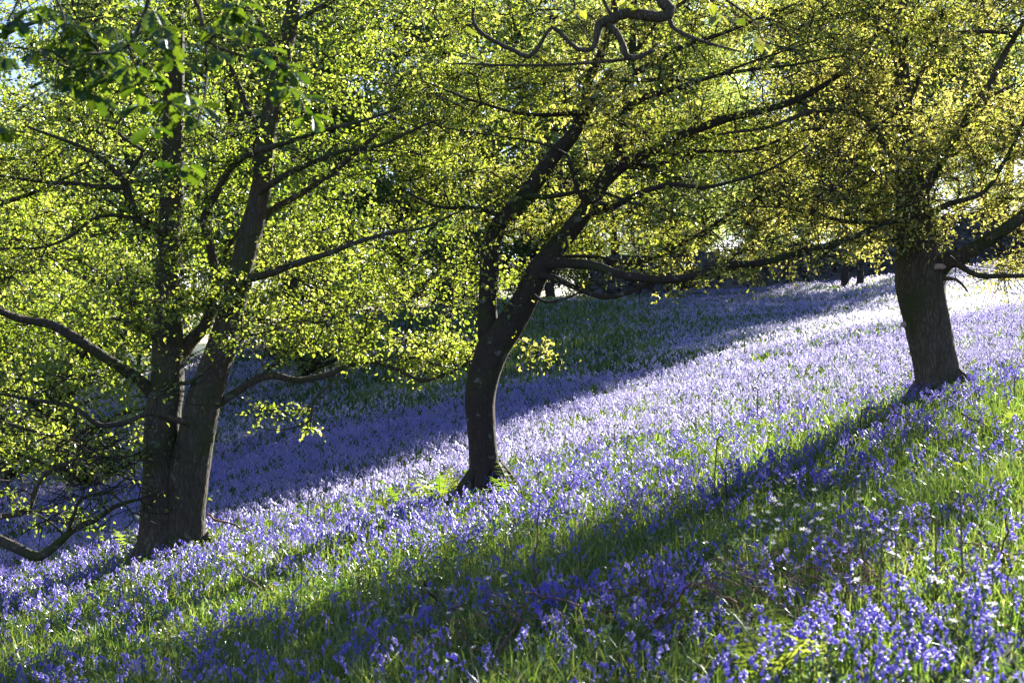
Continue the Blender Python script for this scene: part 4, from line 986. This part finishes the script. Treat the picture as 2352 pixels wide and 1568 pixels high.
# white stitchwort stars
def star():
    V = []; Q = []
    for k in range(5):
        a = k*2*math.pi/5; c0, s0_ = math.cos(a), math.sin(a)
        for (u, v, z) in ((0, 0, 0), (.5, -.2, .1), (1, 0, .18), (.5, .2, .1)):
            V.append([(u*c0-v*s0_)*.016, (u*s0_+v*c0)*.016, z*.016])
        Q.append([4*k, 4*k+1, 4*k+2, 4*k+3])
    V = np.array(V)+[0, 0, .24]; Q = np.array(Q)
    th = .7; V2 = V-[0, 0, .24]; V2 = np.c_[V2[:, 0], V2[:, 1]*math.cos(th)-V2[:, 2]*-math.sin(th), -V2[:, 1]*math.sin(th)+V2[:, 2]*math.cos(th)]+[0, 0, .24]
    return V2, Q
sv, sq = star(); tv, tq, _ = tube(np.array([[0, 0, 0], [.005, 0, .12], [0, 0, .24]]), [.0012]*3, 3, cap=False)
pm = mk("flower", sv, [sq], M_WHITE, data_only=True, attrs={"tint": np.zeros(len(sv))}); pt = mk("stitchwort", tv, [tq], M_STEM, data_only=True, attrs={"tint": np.zeros(len(tv))})
rg = np.random.default_rng(444)
wl = []
for cxp, cyp, n, sx, sy in ((1880, 1250, 40, 120, 40), (1700, 1330, 10, 90, 60), (1050, 1430, 18, 160, 60), (650, 1330, 14, 200, 50), (300, 1330, 8, 100, 40), (2200, 1450, 30, 140, 80), (1300, 1260, 12, 120, 40), (2000, 1150, 10, 100, 30)):
    for _ in range(n):
        X, Y = rg.normal(cxp, sx), rg.normal(cyp, sy)
        if 5 < X < 2347 and 900 < Y < 1550: wl.append((X, Y))
for X, Y in wl:
    p = hit(X, Y+60, 4.5, 30)
    if p[1] > 29: continue
    r = bpy.data.objects.new("stitchwort", pt); COL.objects.link(r); r.location = p; s_ = rg.uniform(.9, 1.3); r.scale = (s_,)*3; r.rotation_euler = (0, 0, rg.uniform(-.7, .7))
    tag(r, "tiny white star-shaped stitchwort flower among the bluebells", "flower", "white stitchwort flowers")
    h_ = bpy.data.objects.new("flower", pm); COL.objects.link(h_); h_.parent = r

# ------------------------------------------------------------------ ferns, bracken croziers, sticks
def frond(L, rng, az, arch=.8, wid=.28, npn=14, lf=4, upz=1.0):
    """one pinnate frond as leaflets on a curved midrib starting at origin"""
    t = np.linspace(0, 1, 14)[:, None]; d = np.array([math.cos(az), math.sin(az), 0])
    rb = d*L*(t*.55+.35*t**2*arch)+np.array([0, 0, 1])*L*upz*(t*.9-.48*arch*t**2.2)
    V, Q, _ = tube(rb, np.linspace(.004, .0012, 14), 4, cap=False)
    g = Geo(); g.add(V, Q); LV = Geo()
    tt = np.linspace(.22, .985, npn)
    for k, f in enumerate(tt):
        p = np.array([np.interp(f, t[:, 0], rb[:, i]) for i in range(3)]); p2 = np.array([np.interp(min(1, f+.03), t[:, 0], rb[:, i]) for i in range(3)])
        fw = unit(p2-p+1e-6); sd = unit(np.cross(fw, [0, 0, 1])); up = np.cross(sd, fw)
        pl_ = L*wid*math.sin(min(1, (1-f)*1.25+.02)*math.pi/2)*(0.7+.3*min(1, (f-.15)*5))
        for s_ in (-1, 1):
            pd = unit(sd*s_+fw*.35+up*rng.normal(-.12, .28)); 
            for q in range(lf):
                u = (q+.6)/lf; lw = L/npn*.5*(1.12-u); ll = pl_/lf*1.1
                c0 = p+pd*pl_*(u-.5/lf)-up*pl_*.12*u*u
                V4 = np.array([c0-fw*lw, c0+pd*ll*.6-fw*lw*.6, c0+pd*ll, c0+fw*lw])
                V4[1] = c0+pd*ll*.55-fw*lw*.2
                LV.add(np.array([c0-pd*ll*.25, c0-fw*lw+pd*ll*.15, c0+pd*ll*.8, c0+fw*lw+pd*ll*.15]), np.array([[0, 1, 2, 3]]))
    return g.arr(), LV.arr()

def fern(X, Y, nf, L, label, seed, group=None, arch=.8, upz=1.0, wid=.28, name="fern_plant", azs=None, world=None):
    rg_ = np.random.default_rng(seed)
    p = hit(X, Y, 4.5, 40)
    root = empty(name, tuple(p)); tag(root, label, "fern", group); L *= 1.35; upz *= 1.25; arch *= .75
    for k in range(nf):
        az = azs[k] if azs else k*2*math.pi/nf+rg_.normal(0, .4)
        (SV, SQ), (LV, LQ) = frond(L*rg_.uniform(.75, 1.1), rg_, az, arch*rg_.uniform(.7, 1.2), wid, upz=upz*rg_.uniform(.8, 1.1))
        mk("frond", np.vstack([SV, LV]), [SQ, LQ+len(SV)], [M_STEM, M_FERN], root, midx=[0, 1], smooth=False, attrs={"tint": np.r_[np.full(len(SV), .5), np.full(len(LV), rg_.uniform(0, 1))]})
fern(395, 1262, 5, .42, "pale fern with arching fronds in front of the twin-stemmed tree base", 1)
fern(300, 1290, 4, .30, "small curled fern left of the twin-stemmed tree base", 2)
fern(1010, 1170, 6, .36, "bright fern just left of the slim forked oak", 3)
fern(930, 1180, 5, .34, "sunlit fern in the middle of the three left of the forked oak", 4)
fern(860, 1195, 5, .30, "small green fern furthest left of the three by the forked oak", 5)
fern(1770, 1600, 5, .31, "low green fern with broad fronds near the bottom edge", 6, wid=.30)
fern(1790, 1500, 1, .34, "single bright yellow-green frond leaning left near the bottom", 7, azs=[2.7], upz=1.1, arch=.5, wid=.2)
fern(2120, 885, 2, .34, "yellow fern curling up against the left foot of the stout oak", 8, azs=[.5, 2.6])
fern(2195, 880, 3, .30, "crinkled yellow fern at the right foot of the stout oak", 9)
fern(2290, 1005, 4, .30, "pale curling fern on the slope below and right of the stout oak", 10)
fern(1590, 1440, 3, .22, "little yellowish fern behind the bent dead stem", 12)
fern(540, 1320, 4, .28, "thin green fern in shade right of the twin-stemmed tree", 13)
fern(1180, 1160, 3, .30, "sparse fern at the right foot of the slim forked oak", 14)

def crozier(X, Y, hpx, seed, label, group, tall=1.0, arms=False):
    """upright bracken shoot with a curled tip"""
    rg_ = np.random.default_rng(seed); p = hit(X, Y, 4.5, 45); h = hpx*p[1]/F
    root = empty("bracken_shoot", tuple(p)); tag(root, label, "bracken", group)
    ln = rg_.normal(0, .04); t = np.linspace(0, 1, 8)
    st = np.c_[ln*h*t**2, rg_.normal(0, .03)*h*t, h*t-.03*(1-t)]
    th = np.linspace(0, 5.2, 14); sg = rg_.choice([-1, 1]); r0 = min(.028, .09*h)*(1-th/6.6)
    c0 = st[-1]+[sg*.0, 0, 0]
    cr_ = c0+np.c_[sg*(r0[0]-r0*np.cos(th)), np.zeros(14), r0*np.sin(th)]
    h *= 1.15; k = .0044*max(1, p[1]/12)
    V, Q, T = tube(np.vstack([st, cr_[1:]]), np.r_[np.linspace(k*1.2, k*.9, 8), np.linspace(k*1.3, k*.8, 13)], 5)
    mk("stem", V, [Q, T], M_FIDDLE, root, attrs={"tint": np.full(len(V), rg_.uniform(0, 1))})
    if arms:
        for s_ in (-1, 1):
            (SV, SQ), (LV, LQ) = frond(h*.45, rg_, 0 if s_ > 0 else math.pi, 1.2, .16, 12, 3, upz=.8)
            off_ = st[5]
            mk("frond", np.vstack([SV, LV])+off_, [SQ, LQ+len(SV)], [M_STEM, M_FERN], root, midx=[0, 1], smooth=False, attrs={"tint": np.full(len(SV)+len(LV), .8)})
crz = [(1740, 990, 95), (1790, 975, 75), (1635, 1010, 90), (1440, 1090, 85), (1413, 1060, 80), (1240, 1180, 90), (705, 1230, 85), (745, 1240, 105), (690, 1400, 120), (880, 1190, 60), (1020, 1130, 60), (1110, 1200, 70),
       (560, 1340, 90), (10, 1480, 130), (275, 1420, 90), (310, 1440, 80), (1390, 1420, 110), (1640, 1180, 170), (1665, 1190, 120), (2020, 1440, 190), (2060, 1440, 210), (2150, 1400, 200), (2210, 1370, 230), (1990, 1380, 150), (1930, 1240, 130),
       (1850, 1000, 60), (1900, 990, 55), (1990, 975, 50), (2250, 960, 60), (2330, 930, 60), (1550, 1100, 70), (940, 1250, 110), (620, 1220, 60), (1710, 830, 62), (500, 1430, 80), (640, 1560, 120)]
for i, (X, Y, hp) in enumerate(crz):
    if i == 33: crozier(X, Y, hp, 900+i, "lone pale bracken shoot with two small fronds out in the shaded bluebells", None, arms=True)
    else: crozier(X, Y, hp, 900+i, "thin upright bracken shoot with curled tip among the flowers", "curled bracken shoots", arms=(i in (7, 12, 27)))

def stick(pts, label, wd=.006, lift=.05):
    """pts: rows (X,Y,height above ground)"""
    W_ = []
    for X, Y, hh in pts:
        # the point floats hh above the ground, seen at X,Y
        D_ = np.linspace(4.3, 40, 3000); x = D_*(X-CX)/F; z = D_*(CY-Y)/F; k = int(np.argmax(H(x, D_)+hh >= z)); W_.append([x[k], D_[k], z[k]])
    W_ = np.array(W_); b_ = W_[np.argmin(W_[:, 2])].copy()
    pts_ = []
    for a, c_ in zip(W_[:-1], W_[1:]): pts_ += [a, a*.66+c_*.34+np.random.default_rng(len(pts_)).normal(0, .006, 3), a*.34+c_*.66+np.random.default_rng(len(pts_)+9).normal(0, .006, 3)]
    pts_.append(W_[-1]); pts_ = np.array(pts_)
    V, Q, T = tube(pts_, np.linspace(wd, wd*.55, len(pts_)), 6, .15, 1.0)
    o = mk("dead_stem", V-b_, [Q, T], M_DEAD); o.location = b_; tag(o, label, "dead stem")
stick([(478, 1180, .3), (500, 1195, .25), (540, 1205, .22), (575, 1222, .12)], "dark crooked stick lying just right of the twin-stemmed tree", .012)
stick([(540, 1305, .22), (575, 1332, .2), (610, 1362, .14)], "straight brown stem lying in the flowers below the twin-stemmed tree", .007)
stick([(975, 1340, .3), (992, 1365, .22), (1010, 1395, .1)], "short thick purple-brown stem leaning in the grass at the lower middle", .009)
stick([(1468, 1462, .05), (1530, 1400, .2), (1590, 1336, .35), (1640, 1355, .3), (1692, 1382, .15)], "long reddish stem bent into a sharp peak near the bottom", .006)
stick([(1120, 1545, .05), (1160, 1470, .2), (1212, 1382, .34)], "tall pale dead stem leaning right at the bottom centre", .006)
stick([(1205, 1360, .34), (1270, 1372, .25), (1330, 1390, .14)], "thin brown stem lying across the flowers at the bottom centre", .005)
stick([(1975, 1010, .05), (1980, 940, .36), (2030, 958, .3), (2062, 978, .2)], "thin bent stem making an angle, left of the stout oak's foot", .007)
stick([(2040, 928, .4), (2068, 952, .3), (2095, 980, .15)], "dark sloping twig below the foot of the stout oak", .007)
stick([(2208, 950, .3), (2240, 965, .25), (2275, 985, .12)], "light-topped twig sloping right below the stout oak", .007)
stick([(2300, 1290, .05), (2306, 1240, .2), (2312, 1180, .4)], "upright dark red stem near the right edge", .006)
stick([(1790, 1385, .1), (1830, 1420, .1), (1870, 1470, .05)], "dark curved twig beside the brown bracken litter", .007)
stick([(1580, 1525, .08), (1650, 1530, .1), (1700, 1522, .12), (1770, 1540, .1)], "dark horizontal twig at the bottom beside the low fern", .005)
stick([(310, 1460, .05), (315, 1420, .2), (325, 1398, .25), (340, 1410, .2)], "small bent pale stem in the lower left grass", .005)
stick([(1240, 1380, .1), (1225, 1280, .35), (1240, 1155, .75)], "very tall thin dead stem standing left of the dark grass tuft", .005)
stick([(1670, 1150, .05), (1668, 1100, .3), (1655, 1060, .5)], "tall thin stem standing in the purple band at the middle right", .005)

# patches of old brown bracken litter
def litter(X, Y, seed, label, n=120, r=.35):
    rg_ = np.random.default_rng(seed); p = hit(X, Y, 4.5, 30)
    A = rg_.normal(0, 1, (n, 3))*[r, r, .02]; A[:, 2] = H(A[:, 0]+p[0], A[:, 1]+p[1])-p[2]+rg_.uniform(.03, .2, n)
    Bv = A+unit(rg_.normal(0, 1, (n, 3))*[1, 1, .35])*rg_.uniform(.06, .22, (n, 1))
    V, Q = stick_tubes(A, Bv, np.full(n, .0028), np.full(n, .0016), 4)
    o = mk("bracken_litter", V, [Q], M_DEAD); o.location = p; tag(o, label, "dead bracken")
litter(1810, 1400, 1, "tangle of reddish brown dead bracken in the lower right", 420, .38)
litter(1150, 1480, 2, "brown dead bracken tangle in shade at the bottom centre", 120, .3)
litter(1200, 875, 3, "faint brown dead bracken on the shaded bank right of the forked oak", 150, .5)

# broad-leaved plant
p = hit(2215, 1105, 5, 25); root = empty("broadleaf_plant", tuple(p)); tag(root, "bright green plant with broad pointed leaves standing in the grass at the right", "plant")
rg = np.random.default_rng(3)
for k in range(7):
    a = k*.9+.2; L_ = .18*rg.uniform(.8, 1.1); t = np.linspace(0, 1, 7); wdd = np.sin(np.clip(t*.9+.05, 0, 1)*math.pi)**.8*.034
    d = np.array([math.cos(a), math.sin(a)]); zc = .04+L_*(t*1.0-.45*t*t); rc = .75*L_*t
    c_ = np.c_[d[0]*rc, d[1]*rc, zc]; sd = np.array([-d[1], d[0], 0])
    V = np.concatenate([c_-sd*wdd[:, None]+[0, 0, .008], c_, c_+sd*wdd[:, None]+[0, 0, .008]])
    i = np.arange(6); Q = np.concatenate([np.stack([i, i+1, i+8, i+7], -1), np.stack([i+7, i+8, i+15, i+14], -1)])
    mk("leaf", V, [Q], M_FERN, root, attrs={"tint": np.full(21, .6)})
V, Q, T = tube(np.array([[0, 0, -.02], [0, 0, .12]]), [.006, .004], 6); mk("stem", V, [Q, T], M_STEM, root, attrs={"tint": np.full(len(V), .5)})
